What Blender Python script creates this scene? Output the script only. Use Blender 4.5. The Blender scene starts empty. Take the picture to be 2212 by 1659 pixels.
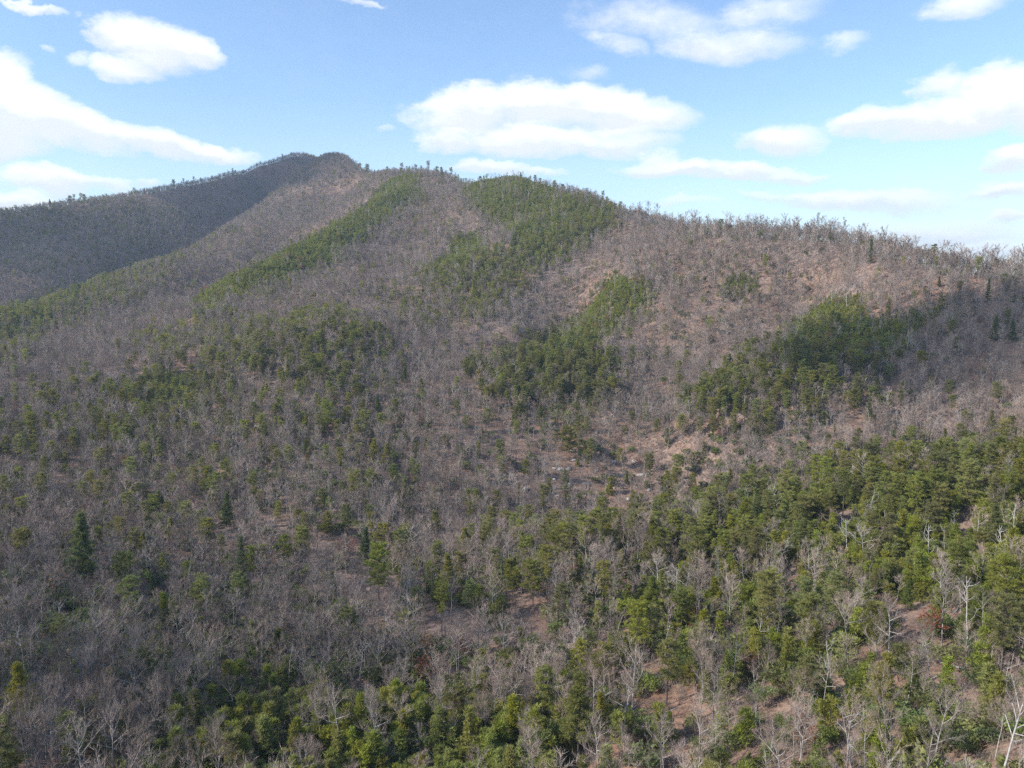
import bpy, math, random
import numpy as np

C = bpy.context.scene
COL = C.collection
R = math.radians

# ------------------------------------------------------------------ camera
PITCH = -7.5
FPX = 1684.0                       # focal length in units of the 2212 x 1659 measuring frame
cam_data = bpy.data.cameras.new('camera')
cam_data.sensor_width = 36.0
cam_data.lens = 36.0 * FPX / 2212.0
cam_data.clip_start = 1.0
cam_data.clip_end = 40000.0
cam = bpy.data.objects.new('camera', cam_data)
cam.location = (0, 0, 0)
cam.rotation_euler = (R(90 + PITCH), 0, 0)
COL.objects.link(cam)
C.camera = cam

SUN_EL, SUN_AZ = 34.0, -110.0      # azimuth measured from +Y towards +X
SUN_DIR = np.array([math.sin(R(SUN_AZ)) * math.cos(R(SUN_EL)), math.cos(R(SUN_AZ)) * math.cos(R(SUN_EL)), math.sin(R(SUN_EL))])
sd = bpy.data.lights.new('sun', 'SUN')
sd.energy = 4.5
sd.angle = R(0.53)
sd.color = (1.0, 0.955, 0.88)
sun = bpy.data.objects.new('sun', sd)
sun.rotation_euler = (R(90 - SUN_EL), 0, R(180 - SUN_AZ) if False else -R(SUN_AZ) + R(180))
sun.location = (-300, -100, 400)
COL.objects.link(sun)
import mathutils
sun.rotation_euler = mathutils.Vector(SUN_DIR).to_track_quat('Z', 'Y').to_euler()

C.view_settings.view_transform = 'Standard'
C.view_settings.look = 'None'
C.view_settings.gamma = 1.0
C.view_settings.exposure = 0.62
cy = C.cycles
cy.max_bounces = 4; cy.diffuse_bounces = 2; cy.glossy_bounces = 1; cy.transmission_bounces = 2
cy.transparent_max_bounces = 4; cy.volume_bounces = 0
cy.sample_clamp_indirect = 4.0
cy.use_denoising = False
cy.denoiser = 'OPENIMAGEDENOISE'
cy.denoising_input_passes = 'RGB_ALBEDO_NORMAL'


def pix_dir(u, v):
    cx = (np.asarray(u, float) - 1106.0) / FPX
    cz = (829.5 - np.asarray(v, float)) / FPX
    c, s = math.cos(R(PITCH)), math.sin(R(PITCH))
    return cx, c - s * cz, s + c * cz


def point(u, v, d):
    x, y, z = pix_dir(u, v)
    h = np.hypot(x, y)
    return x / h * d, y / h * d, z / h * d


def project(x, y, z):
    c, s = math.cos(R(PITCH)), math.sin(R(PITCH))
    f = y * c + z * s
    up = -y * s + z * c
    f = np.where(f < 1.0, 1.0, f)
    return 1106.0 + FPX * x / f, 829.5 - FPX * up / f, f


# ------------------------------------------------------------------ node helper
class NT:
    def __init__(self, tree):
        self.t = tree; tree.nodes.clear()
    def n(self, typ, ins=None, **kw):
        nd = self.t.nodes.new(typ)
        for k, v in kw.items(): setattr(nd, k, v)
        for k, v in (ins or {}).items():
            s = nd.inputs[k]
            if isinstance(v, bpy.types.NodeSocket): self.t.links.new(v, s)
            else: s.default_value = v
        return nd
    def math(self, op, a, b=None, c=None, clamp=False):
        ins = {0: a}
        if b is not None: ins[1] = b
        if c is not None: ins[2] = c
        nd = self.n('ShaderNodeMath', ins, operation=op); nd.use_clamp = clamp
        return nd.outputs[0]
    def vmath(self, op, a, b=None, scale=None):
        nd = self.n('ShaderNodeVectorMath', {0: a}, operation=op)
        if b is not None:
            if isinstance(b, bpy.types.NodeSocket): self.t.links.new(b, nd.inputs[1])
            else: nd.inputs[1].default_value = b
        if scale is not None: nd.inputs['Scale'].default_value = scale
        return nd.outputs['Value'] if op in ('LENGTH', 'DOT_PRODUCT') else nd.outputs[0]
    def ramp(self, fac, stops, interp='LINEAR'):
        nd = self.n('ShaderNodeValToRGB', {0: fac})
        nd.color_ramp.interpolation = interp
        e = nd.color_ramp.elements
        while len(e) < len(stops): e.new(0.5)
        for k, (p, col) in enumerate(stops):
            e[k].position = p
            e[k].color = (col[0], col[1], col[2], 1) if hasattr(col, '__len__') else (col, col, col, 1)
        return nd.outputs[0]
    def mix(self, fac, a, b, mode='MIX'):
        nd = self.n('ShaderNodeMix', data_type='RGBA', blend_type=mode)
        for idx, v in ((0, fac), (6, a), (7, b)):
            if isinstance(v, bpy.types.NodeSocket): self.t.links.new(v, nd.inputs[idx])
            elif idx == 0: nd.inputs[0].default_value = v
            else: nd.inputs[idx].default_value = (v[0], v[1], v[2], 1)
        return nd.outputs[2]
    def noise(self, vec, scale, detail=4.0, rough=0.55, dist=0.0):
        nd = self.n('ShaderNodeTexNoise', {'Vector': vec, 'Scale': scale, 'Detail': detail, 'Roughness': rough, 'Distortion': dist})
        return nd


# ------------------------------------------------------------------ sky with clouds (a world of directions)
CLOUDS = [  # u, v, half width, half height, tilt (deg), weight   (directions read off the photograph)
    (330, 88, 135, 52, 12, 1.0), (225, 55, 62, 34, 20, 0.85), (410, 110, 62, 38, 10, 0.95), (285, 138, 85, 34, 0, 0.9), (185, 120, 40, 18, 0, 0.5),
    (20, 150, 60, 52, 0, 0.95), (60, 225, 140, 66, 14, 1.1), (150, 275, 190, 52, 12, 1.1), (335, 315, 150, 36, 8, 1.0), (470, 338, 105, 24, 7, 0.9), (0, 300, 150, 52, 0, 1.1), (-120, 240, 200, 120, 0, 1.0),
    (100, 388, 115, 30, 5, 1.0), (20, 425, 110, 24, 0, 1.0), (205, 403, 75, 16, 8, 0.8), (285, 398, 45, 12, 0, 0.75),
    (1010, 245, 145, 50, -4, 1.1), (1190, 225, 200, 48, 0, 1.15), (1340, 245, 150, 48, 4, 1.1), (965, 305, 90, 30, 0, 0.95), (1150, 300, 210, 38, 0, 1.1), (1330, 308, 115, 36, 0, 0.85), (1240, 195, 60, 28, 0, 0.9),
    (1065, 362, 110, 22, 0, 0.9), (1180, 372, 60, 14, 0, 0.6),
    (1440, 372, 140, 24, 3, 1.0), (1600, 372, 150, 22, 2, 0.95), (1720, 380, 90, 14, 0, 0.75), (1400, 345, 60, 22, 0, 0.7),
    (1710, 295, 105, 42, 4, 0.95), (1620, 300, 60, 24, 0, 0.6),
    (2050, 255, 210, 48, -3, 1.15), (2150, 200, 140, 48, 0, 1.1), (1890, 265, 95, 36, 0, 0.9), (2260, 240, 140, 66, 0, 1.1), (2020, 190, 60, 36, 0, 0.8),
    (1420, 40, 190, 52, 8, 0.50), (1560, 88, 180, 36, 4, 0.72), (1660, 25, 150, 40, 0, 0.46), (1330, 90, 80, 22, 20, 0.5), (2080, 18, 110, 30, 0, 0.72), (1800, 90, 60, 20, 0, 0.45),
    (2185, 352, 75, 32, 0, 1.0), (2170, 415, 100, 20, 0, 0.95), (2190, 470, 80, 16, 0, 0.9),
    (1850, 432, 260, 26, 3, 0.85), (1640, 425, 90, 14, 0, 0.6), (2010, 495, 260, 34, 4, 0.9), (2120, 535, 180, 24, 0, 0.95), (1480, 440, 90, 12, 0, 0.5),
    (60, 2, 90, 9, 0, 0.8), (790, 2, 50, 8, 0, 0.6), (1260, 150, 60, 18, 0, 0.4), (820, 275, 30, 12, 0, 0.5), (105, 92, 26, 9, 0, 0.5),
    (-500, 250, 380, 90, 0, 1.0), (2800, 300, 360, 90, 0, 1.0), (-900, -200, 500, 120, 0, 0.9), (900, -500, 500, 110, 0, 0.9), (2300, -350, 460, 120, 0, 0.95),
]
w = bpy.data.worlds.new('World'); C.world = w; w.use_nodes = True
g = NT(w.node_tree)
sky = g.n('ShaderNodeTexSky', sky_type='NISHITA', sun_disc=False, sun_elevation=R(SUN_EL), sun_rotation=R(SUN_AZ))
sky.air_density = 1.0; sky.dust_density = 0.6; sky.ozone_density = 1.6; sky.altitude = 400
tc = g.n('ShaderNodeTexCoord')
dirv = g.vmath('NORMALIZE', tc.outputs['Generated'])
sp = g.n('ShaderNodeSeparateXYZ', {0: dirv})
az = g.math('ARCTAN2', sp.outputs[0], sp.outputs[1])
el = g.math('ARCSINE', sp.outputs[2])
base = g.n('ShaderNodeCombineXYZ', {0: az, 1: el, 2: 0.0}).outputs[0]
stretch = g.vmath('MULTIPLY', base, (1.0, 1.7, 1.0))
n1 = g.noise(stretch, 5.5, 5.0, 0.58)
n2 = g.noise(stretch, 24.0, 6.0, 0.66)
off1 = g.vmath('MULTIPLY', g.vmath('SUBTRACT', n1.outputs['Color'], (0.5, 0.5, 0.5)), (0.13, 0.055, 0.0))
off2 = g.vmath('MULTIPLY', g.vmath('SUBTRACT', n2.outputs['Color'], (0.5, 0.5, 0.5)), (0.040, 0.022, 0.0))
warped = g.vmath('ADD', g.vmath('ADD', base, off1), off2)
acc = None; low = None
for (u, v, ru, rv, tilt, wt) in CLOUDS:
    x, y, z = pix_dir(u, v)
    a0, e0 = math.atan2(x, y), math.atan2(z, math.hypot(x, y))
    k = math.cos(a0)
    mp = g.n('ShaderNodeMapping', {'Vector': warped}, vector_type='TEXTURE')
    mp.inputs['Location'].default_value = (a0, e0, 0)
    mp.inputs['Rotation'].default_value = (0, 0, -R(tilt))
    mp.inputs['Scale'].default_value = (max(0.15, k * k) * ru / FPX * 1.12, max(0.3, k) * rv / FPX * 1.12, 1)
    ln = g.vmath('LENGTH', mp.outputs[0])
    val = g.math('MULTIPLY', g.math('SUBTRACT', 1.0, g.math('MULTIPLY', ln, ln), clamp=True), wt)
    ysum = g.math('MULTIPLY', val, g.n('ShaderNodeSeparateXYZ', {0: mp.outputs[0]}).outputs[1])
    low = ysum if low is None else g.math('ADD', low, ysum)
    acc = val if acc is None else g.math('SMOOTH_MAX', acc, val, 0.12)
edge = g.math('ADD', acc, g.math('MULTIPLY', g.math('SUBTRACT', n2.outputs['Fac'], 0.5), 0.95))
edge = g.math('ADD', edge, g.math('MULTIPLY', g.math('SUBTRACT', n1.outputs['Fac'], 0.5), 0.35))
cover = g.n('ShaderNodeMapRange', {'Value': edge, 'From Min': -0.12, 'From Max': 1.02}, interpolation_type='SMOOTHSTEP').outputs[0]
veil = g.n('ShaderNodeMapRange', {'Value': g.noise(stretch, 3.1, 6.0, 0.62, 0.3).outputs['Fac'], 'From Min': 0.5, 'From Max': 0.85, 'To Max': 0.10}, interpolation_type='SMOOTHSTEP').outputs[0]
horizon_veil = g.n('ShaderNodeMapRange', {'Value': el, 'From Min': 0.22, 'From Max': 0.0, 'To Min': 0.0, 'To Max': 0.30}).outputs[0]
cover = g.math('MULTIPLY', cover, g.n('ShaderNodeMapRange', {'Value': acc, 'From Min': 0.0, 'From Max': 0.42}, interpolation_type='SMOOTHSTEP').outputs[0])
cov = g.math('MAXIMUM', g.math('MAXIMUM', cover, veil), horizon_veil)
cov = g.math('MULTIPLY', cov, 0.97)
body = g.n('ShaderNodeMapRange', {'Value': g.math('ADD', g.noise(stretch, 9.0, 6.0, 0.62).outputs['Fac'], g.math('MULTIPLY', low, 0.9)), 'From Min': 0.28, 'From Max': 0.74}).outputs[0]
ccol = g.mix(body, (4.3, 4.45, 4.65), (5.7, 5.72, 5.7))  # shaded undersides and bright tops painted into the cloud colour, mottled by noise
skyc = g.mix(cov, g.mix(1.0, sky.outputs[0], (0.88, 0.95, 1.03), 'MULTIPLY'), ccol)
bg = g.n('ShaderNodeBackground', {'Color': skyc, 'Strength': 0.15})
g.n('ShaderNodeOutputWorld', {0: bg.outputs[0]})
w.cycles.sampling_method = 'MANUAL'; w.cycles.sample_map_resolution = 512


# ------------------------------------------------------------------ terrain heights
def hashn(ix, iy, seed):
    h = (ix.astype(np.int64) * 374761393 + iy.astype(np.int64) * 668265263 + seed * 982451653) & 0x7fffffff
    h = ((h ^ (h >> 13)) * 1274126177) & 0x7fffffff
    return ((h ^ (h >> 16)) & 0xffff) / 65535.0


def vnoise(x, y, scale, seed=0, octaves=3):
    out = 0.0; amp = 1.0; tot = 0.0
    for o in range(octaves):
        xs, ys = x / scale, y / scale
        ix, iy = np.floor(xs), np.floor(ys)
        fx, fy = xs - ix, ys - iy
        fx = fx * fx * (3 - 2 * fx); fy = fy * fy * (3 - 2 * fy)
        s = seed * 31 + o
        a, b = hashn(ix, iy, s), hashn(ix + 1, iy, s)
        c, d = hashn(ix, iy + 1, s), hashn(ix + 1, iy + 1, s)
        out = out + amp * (a * (1 - fx) * (1 - fy) + b * fx * (1 - fy) + c * (1 - fx) * fy + d * fx * fy)
        tot += amp; amp *= 0.5; scale *= 0.5
    return out / tot


PTS = []
def P(u, v, d, dz=0.0):
    x, y, z = point(u, v, d)
    PTS.append((float(x), float(y), float(z) + dz))
    return x, y, z


def behind(u, v, d, extra, drop):
    x, y, z = point(u, v, d)
    h = math.hypot(x, y)
    PTS.append((float(x) / h * (h + extra), float(y) / h * (h + extra), float(z) - drop))


def line(pts, step=55.0, back=()):
    """Ridge line through (u, v, d) points, sampled densely; back = (extra distance, drop) pairs behind it."""
    for a, b in zip(pts[:-1], pts[1:]):
        pa, pb = np.array(point(*a)), np.array(point(*b))
        n = max(1, int(np.hypot(*(pb - pa)[:2]) / step))
        for k in range(n):
            t = k / n; q = pa * (1 - t) + pb * t
            h = math.hypot(q[0], q[1])
            PTS.append((q[0], q[1], q[2]))
            for e, dr in back: PTS.append((q[0] / h * (h + e), q[1] / h * (h + e), q[2] - dr))
    PTS.append(tuple(float(c) for c in point(*pts[-1])))


columns = {
    2212: [(1659, 118), (1400, 160), (1200, 215), (1060, 268), (985, 420), (900, 450), (800, 490), (700, 545), (620, 600)],
    1840: [(1659, 122), (1400, 165), (1250, 208), (1130, 255), (1030, 380), (900, 430), (800, 478), (640, 590), (590, 625)],
    1475: [(1659, 128), (1400, 180), (1250, 230), (1170, 262), (1080, 375), (1000, 410), (900, 460), (800, 515), (700, 585), (600, 670), (520, 765)],
    1106: [(1659, 132), (1450, 172), (1320, 205), (1120, 335), (1000, 385), (900, 440), (700, 625), (600, 740), (500, 860), (440, 960)],
    740: [(1659, 138), (1500, 170), (1300, 235), (1200, 275), (1100, 315), (1000, 362), (900, 425), (800, 500), (700, 600), (620, 720), (560, 830), (520, 905)],
    370: [(1659, 140), (1500, 172), (1300, 238), (1200, 280), (1100, 330), (1000, 390), (900, 465), (800, 565), (720, 680)],
    0: [(1659, 142), (1500, 175), (1300, 242), (1200, 288), (1100, 345), (1000, 412), (900, 495), (800, 615)],
    -420: [(1659, 150), (1300, 255), (1100, 360), (900, 520), (780, 680), (640, 1050), (520, 1400)],
    2650: [(1659, 110), (1300, 170), (1100, 240), (900, 380), (700, 520), (610, 600)],
}
for u, lst in columns.items():
    for v, d in lst: P(u, v, d)
# skyline (ground line, a little under the tree tops)
skyline = [(-420, 500, 1500), (0, 456, 1560), (150, 436, 1620), (300, 412, 1700), (450, 384, 1800), (560, 352, 1900), (640, 334, 1990), (690, 332, 2020), (745, 362, 1900),
           (800, 368, 1500), (900, 374, 1320), (980, 384, 1230), (1060, 390, 1150), (1140, 389, 1110), (1200, 408, 1060), (1300, 444, 960), (1400, 466, 880),
           (1530, 484, 815), (1660, 500, 765), (1780, 512, 725), (1880, 520, 690), (1960, 545, 665), (2060, 574, 645), (2212, 578, 640), (2650, 560, 650)]
skyline = [(u - (14 if 600 < u < 700 else 0), v + (9 if d > 1000 else 4) + (11 if 660 < u < 760 else 0) + (14 if 1380 < u < 2000 else 0), d) for (u, v, d) in skyline]
line(skyline, 50.0, ((120, 42), (420, 130)))
for (u, v, d) in skyline: behind(u, v, d, 1200, 260)
# spur A (green crest from the shoulder down to the left), the hollow behind it
spurA = [(880, 392, 1240), (820, 430, 1130), (740, 486, 1010), (660, 530, 920), (580, 578, 840), (500, 620, 770), (430, 664, 700)]
line(spurA, 40.0)
line_b = [point(u, v, d) + (e, dr) for (u, v, d, e, dr) in [(740, 486, 1010, 130, 72), (660, 530, 920, 125, 70), (580, 578, 840, 115, 62), (500, 620, 770, 100, 46)]]
for p, q in zip(line_b[:-1], line_b[1:]):
    for t in (0.0, 0.34, 0.67):
        x, y, z, e, dr = [float(a * (1 - t) + b * t) for a, b in zip(p, q)]
        h = math.hypot(x, y); PTS.append((x / h * (h + e), y / h * (h + e), z - dr))
for (u, v, d) in [(960, 420, 1150), (930, 500, 960), (880, 600, 790), (820, 660, 680), (880, 470, 1060), (790, 560, 870), (690, 610, 780), (600, 650, 720), (520, 690, 670)]:
    P(u, v, d)
# far flank between spur A and spur B
for (u, v, d) in [(740, 430, 1480), (690, 470, 1380), (620, 520, 1270), (540, 560, 1180), (460, 600, 1060), (380, 640, 930), (790, 400, 1440), (300, 680, 830), (240, 720, 730), (420, 700, 750)]:
    P(u, v, d)
# spur B (lit crest falling from the summit to the left edge)
spurB = [(690, 372, 1830), (640, 410, 1700), (560, 455, 1550), (500, 498, 1430), (430, 545, 1300), (360, 580, 1180), (260, 610, 1060), (160, 636, 960), (60, 668, 880), (0, 685, 840), (-150, 720, 790)]
line(spurB[:1] + spurB[1:], 45.0)
line(spurB[1:], 60.0, ((120, 44),))
for (u, v, d) in [(560, 400, 1860), (480, 430, 1760), (400, 470, 1640), (300, 530, 1480), (200, 570, 1370), (100, 600, 1290), (0, 625, 1230), (300, 470, 1600), (150, 500, 1500), (0, 540, 1420)]:
    P(u, v, d)
for (u, v, d) in [(60, 740, 760), (200, 690, 800), (0, 760, 720)]: P(u, v, d)
# knoll flank C
for (u, v, d) in [(1130, 450, 960), (1230, 480, 900), (1320, 520, 830), (1060, 520, 880), (1000, 560, 800), (930, 600, 750), (1200, 560, 790), (1060, 640, 690), (980, 690, 640), (1330, 570, 740)]:
    P(u, v, d)
# spur D (crisp left edge), hollow behind
spurD = [(1325, 600, 700), (1285, 655, 635), (1235, 705, 590), (1170, 745, 560), (1105, 785, 530)]
line(spurD, 25.0)
for (u, v, d) in spurD[1:]: behind(u, v, d, 45, 14)
for (u, v, d) in [(1380, 700, 590), (1330, 800, 505), (1330, 880, 455), (1200, 860, 468), (1420, 780, 540), (1450, 860, 490)]: P(u, v, d)
# spur E (right green brow), hollow to its left
for (u, v, d) in [(1800, 655, 585), (1700, 725, 520), (1640, 775, 482), (1560, 850, 442), (1500, 900, 425), (1940, 720, 530), (1640, 930, 408), (1580, 740, 560), (1560, 660, 620), (1660, 620, 640)]: P(u, v, d)
for (u, v, d) in [(1700, 725, 520), (1640, 775, 482), (1800, 655, 585)]: behind(u - 60, v, d, 45, 12)
# spur F, the near pine crest, and the hollow behind it
spurF = [(2212, 1012, 290), (2050, 1030, 285), (1900, 1060, 275), (1700, 1105, 268), (1500, 1150, 262), (1300, 1190, 252), (1106, 1240, 240), (950, 1290, 228)]
line(spurF, 30.0)
for (u, v, d) in spurF[:6]: behind(u, v, d, 50, 22)
# under and behind the drone
for q in [(0, 0, -92), (-80, 40, -98), (80, 40, -86), (160, 60, -66), (240, 100, -40), (-160, 60, -104), (-300, 0, -120), (300, 0, -40), (0, -200, -120), (-300, -300, -160), (300, -300, -110), (450, 250, -20),
          (700, 500, 10), (900, 100, 40), (-800, 200, -150), (-900, 700, -60)]: PTS.append(q)

PTS = np.array([[float(c) for c in q] for q in PTS])
_keep = []
for i, q in enumerate(PTS):                       # drop points that nearly coincide
    if all(math.hypot(q[0] - PTS[j][0], q[1] - PTS[j][1]) > 9.0 for j in _keep): _keep.append(i)
PTS = PTS[_keep]
def kern(r): return np.sqrt(r * r + 18.0 ** 2)
_d = np.hypot(PTS[:, None, 0] - PTS[None, :, 0], PTS[:, None, 1] - PTS[None, :, 1])
NP = len(PTS)
A = np.zeros((NP + 3, NP + 3))
A[:NP, :NP] = kern(_d) - np.eye(NP) * 2.0
A[:NP, NP] = 1; A[:NP, NP + 1] = PTS[:, 0] / 1000; A[:NP, NP + 2] = PTS[:, 1] / 1000
A[NP:, :NP] = A[:NP, NP:].T
WT = np.linalg.solve(A, np.concatenate([PTS[:, 2], np.zeros(3)]))

X0, X1, Y0, Y1, ST = -2100.0, 1300.0, -320.0, 2900.0, 8.0
gx = np.arange(X0, X1 + 1, ST); gy = np.arange(Y0, Y1 + 1, ST)
GX, GY = np.meshgrid(gx, gy)
GZ = np.zeros_like(GX)
for r in range(GX.shape[0]):
    dd = np.hypot(GX[r][:, None] - PTS[None, :, 0], GY[r][:, None] - PTS[None, :, 1])
    GZ[r] = kern(dd) @ WT[:NP] + WT[NP] + WT[NP + 1] * GX[r] / 1000 + WT[NP + 2] * GY[r] / 1000
dist = np.hypot(GX, GY)
amp = np.clip(dist / 900.0, 0.12, 1.0)
far_calm = np.clip(1.5 - dist / 1300.0, 0.16, 1.0)
GZ += amp * far_calm * (27.0 * (vnoise(GX, GY, 130.0, 3, 3) - 0.5) + 5.0 * (vnoise(GX, GY, 45.0, 7, 2) - 0.5)) + 1.6 * (vnoise(GX, GY, 24.0, 9, 2) - 0.5)


def ground(x, y):
    fx = np.clip((np.asarray(x, float) - X0) / ST, 0, len(gx) - 1.001)
    fy = np.clip((np.asarray(y, float) - Y0) / ST, 0, len(gy) - 1.001)
    ix, iy = fx.astype(int), fy.astype(int)
    ax, ay = fx - ix, fy - iy
    return GZ[iy, ix] * (1 - ax) * (1 - ay) + GZ[iy, ix + 1] * ax * (1 - ay) + GZ[iy + 1, ix] * (1 - ax) * ay + GZ[iy + 1, ix + 1] * ax * ay


def hit(u, v):
    """First ground point along the sight line of (u, v), or None."""
    x, y, z = pix_dir(u, v); h = math.hypot(x, y)
    d = np.arange(60.0, 2400.0, 2.0)
    gz = ground(x / h * d, y / h * d)
    k = np.nonzero(z / h * d < gz)[0]
    if len(k) == 0: return None
    dd = d[k[0]] - 1.0
    return float(x / h * dd), float(y / h * dd), float(ground(x / h * dd, y / h * dd))


def seen_from_start(x, y, top):
    """Is the point `top` metres above the ground clear of the terrain as seen from the drone?"""
    z = ground(x, y) + top
    ok = np.ones(len(x), bool)
    for t in np.linspace(0.08, 0.985, 60):
        ok &= ground(x * t, y * t) < z * t + 2.0
    return ok


def mesh_obj(name, verts, faces, mats=(), parent=None, smooth=False, midx=None, link=True):
    me = bpy.data.meshes.new(name)
    verts = np.asarray(verts, np.float32); me.vertices.add(len(verts)); me.vertices.foreach_set('co', verts.ravel())
    if isinstance(faces, np.ndarray):
        n, k = faces.shape; tot = np.full(n, k, np.int32); flat = faces.ravel().astype(np.int32)
    else:
        tot = np.array([len(f) for f in faces], np.int32)
        flat = np.fromiter((i for f in faces for i in f), np.int32)
    me.loops.add(len(flat)); me.loops.foreach_set('vertex_index', flat)
    me.polygons.add(len(tot)); st = np.zeros(len(tot), np.int32); st[1:] = np.cumsum(tot)[:-1]
    me.polygons.foreach_set('loop_start', st); me.polygons.foreach_set('loop_total', tot)
    if smooth: me.polygons.foreach_set('use_smooth', np.ones(len(tot), bool))
    for m in mats: me.materials.append(m)
    if midx is not None: me.polygons.foreach_set('material_index', np.asarray(midx, np.int32))
    me.update(calc_edges=True); me.validate()
    o = bpy.data.objects.new(name, me)
    if link: COL.objects.link(o)
    if parent is not None: o.parent = parent
    return o


def grid_faces(ny, nx):
    i = np.arange(ny - 1)[:, None] * nx + np.arange(nx - 1)[None, :]
    return np.stack([i, i + 1, i + nx + 1, i + nx], -1).reshape(-1, 4)


# ------------------------------------------------------------------ materials
def mat(name):
    m = bpy.data.materials.new(name); m.use_nodes = True
    return m, NT(m.node_tree)


def hsv(g, col, hue=0.5, sat=1.0, val=1.0):
    return g.n('ShaderNodeHueSaturation', {'Hue': hue, 'Saturation': sat, 'Value': val, 'Color': col}).outputs[0]


def vary(g, col, amt_v=0.35, amt_h=0.02, amt_s=0.2):
    """Differences from tree to tree."""
    rnd = g.n('ShaderNodeObjectInfo').outputs['Random']
    wn = g.n('ShaderNodeTexWhiteNoise', {'W': rnd}, noise_dimensions='1D')
    s = g.n('ShaderNodeSeparateColor', {0: wn.outputs['Color']})
    hh = g.math('MULTIPLY_ADD', s.outputs[0], 2 * amt_h, 0.5 - amt_h)
    ss = g.math('MULTIPLY_ADD', s.outputs[1], 2 * amt_s, 1.0 - amt_s)
    vv = g.math('MULTIPLY_ADD', s.outputs[2], 2 * amt_v, 1.0 - amt_v)
    return hsv(g, col, hh, ss, vv)


def bark_mat(name, dark, light, amt_v=0.3):
    m, g = mat(name)
    tc = g.n('ShaderNodeTexCoord').outputs['Object']
    s = g.vmath('MULTIPLY', tc, (1.0, 1.0, 0.25))
    n = g.noise(s, 3.0, 4.0, 0.65)
    c = g.mix(g.ramp(n.outputs['Fac'], [(0.35, 0.0), (0.65, 1.0)]), dark, light)
    c = vary(g, c, amt_v, 0.01, 0.2)
    b = g.n('ShaderNodeBsdfPrincipled', {'Base Color': c, 'Roughness': 0.9})
    b.inputs['Specular IOR Level'].default_value = 0.15
    g.n('ShaderNodeOutputMaterial', {0: b.outputs[0]})
    return m


def leaf_mat(name, a, b, amt_v=0.25, amt_h=0.02, trans=0.42, clump=0.9):
    m, g = mat(name)
    tc = g.n('ShaderNodeTexCoord').outputs['Object']
    n = g.noise(tc, clump * 1.3, 3.0, 0.6)
    c = g.mix(g.ramp(n.outputs['Fac'], [(0.32, 0.0), (0.68, 1.0)]), a, b)
    c = vary(g, c, amt_v, amt_h, 0.15)
    d = g.n('ShaderNodeBsdfPrincipled', {'Base Color': c, 'Roughness': 0.6})
    d.inputs['Specular IOR Level'].default_value = 0.25
    t = g.n('ShaderNodeBsdfTranslucent', {'Color': hsv(g, c, 0.49, 1.1, 1.2)})
    mx = g.n('ShaderNodeMixShader', {0: trans, 1: d.outputs[0], 2: t.outputs[0]})
    g.n('ShaderNodeOutputMaterial', {0: mx.outputs[0]})
    return m


M_BARK = bark_mat('grey_bark', (0.135, 0.115, 0.102), (0.38, 0.35, 0.32), 0.5)
M_TWIG = bark_mat('bare_twigs', (0.195, 0.145, 0.115), (0.380, 0.300, 0.248), 0.40)
M_PINEBARK = bark_mat('pine_bark', (0.075, 0.055, 0.045), (0.16, 0.125, 0.10), 0.25)
M_SNAG = bark_mat('weathered_wood', (0.22, 0.20, 0.18), (0.44, 0.41, 0.38), 0.38)
M_PINE = leaf_mat('pine_needles', (0.160, 0.172, 0.042), (0.330, 0.320, 0.090), 0.26, 0.022)
M_BLUEPINE = leaf_mat('white_pine_needles', (0.095, 0.135, 0.044), (0.200, 0.240, 0.085), 0.2, 0.02)
M_YOUNG = leaf_mat('young_pine_needles', (0.160, 0.182, 0.036), (0.330, 0.335, 0.078), 0.24, 0.02)
M_LAUREL = leaf_mat('laurel_leaves', (0.095, 0.125, 0.038), (0.240, 0.260, 0.080), 0.4, 0.03)
M_RUST = leaf_mat('rusty_leaves', (0.20, 0.095, 0.055), (0.36, 0.18, 0.10), 0.2, 0.015)
M_BRUSH = bark_mat('brush_twigs', (0.17, 0.135, 0.11), (0.33, 0.27, 0.22), 0.3)

# leaf litter on the forest floor
M_GROUND, g = mat('leaf_litter')
pos = g.n('ShaderNodeNewGeometry').outputs['Position']
nL = g.noise(pos, 0.011, 4.0, 0.55); nM = g.noise(pos, 0.07, 5.0, 0.62); nS = g.noise(pos, 0.55, 6.0, 0.7); nT = g.noise(pos, 3.0, 3.0, 0.7)
c = g.mix(g.ramp(nM.outputs['Fac'], [(0.38, 0.0), (0.62, 1.0)]), (0.280, 0.152, 0.098), (0.335, 0.220, 0.155))
c = g.mix(g.ramp(nL.outputs['Fac'], [(0.4, 0.0), (0.62, 0.75)]), c, (0.270, 0.205, 0.178))
c = g.mix(g.ramp(nS.outputs['Fac'], [(0.48, 0.0), (0.60, 0.9)]), c, (0.120, 0.075, 0.055))
c = g.mix(g.ramp(nS.outputs['Fac'], [(0.30, 0.75), (0.42, 0.0)]), c, (0.42, 0.30, 0.235))
c = g.mix(g.ramp(nT.outputs['Fac'], [(0.60, 0.0), (0.72, 0.7)]), c, (0.40, 0.33, 0.28))
c = g.mix(g.ramp(g.noise(pos, 0.16, 4.0, 0.6).outputs['Fac'], [(0.60, 0.0), (0.70, 0.55)]), c, (0.085, 0.105, 0.050))
b = g.n('ShaderNodeBsdfPrincipled', {'Base Color': c, 'Roughness': 0.95})
b.inputs['Specular IOR Level'].default_value = 0.1
bp = g.n('ShaderNodeBump', {'Height': nS.outputs['Fac'], 'Strength': 0.7, 'Distance': 0.6})
g.t.links.new(bp.outputs[0], b.inputs['Normal'])
g.n('ShaderNodeOutputMaterial', {0: b.outputs[0]})

V = np.stack([GX, GY, GZ], -1).reshape(-1, 3)
terrain = mesh_obj('terrain', V, grid_faces(len(gy), len(gx)), [M_GROUND], smooth=True)
terrain['kind'] = 'structure'
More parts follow.
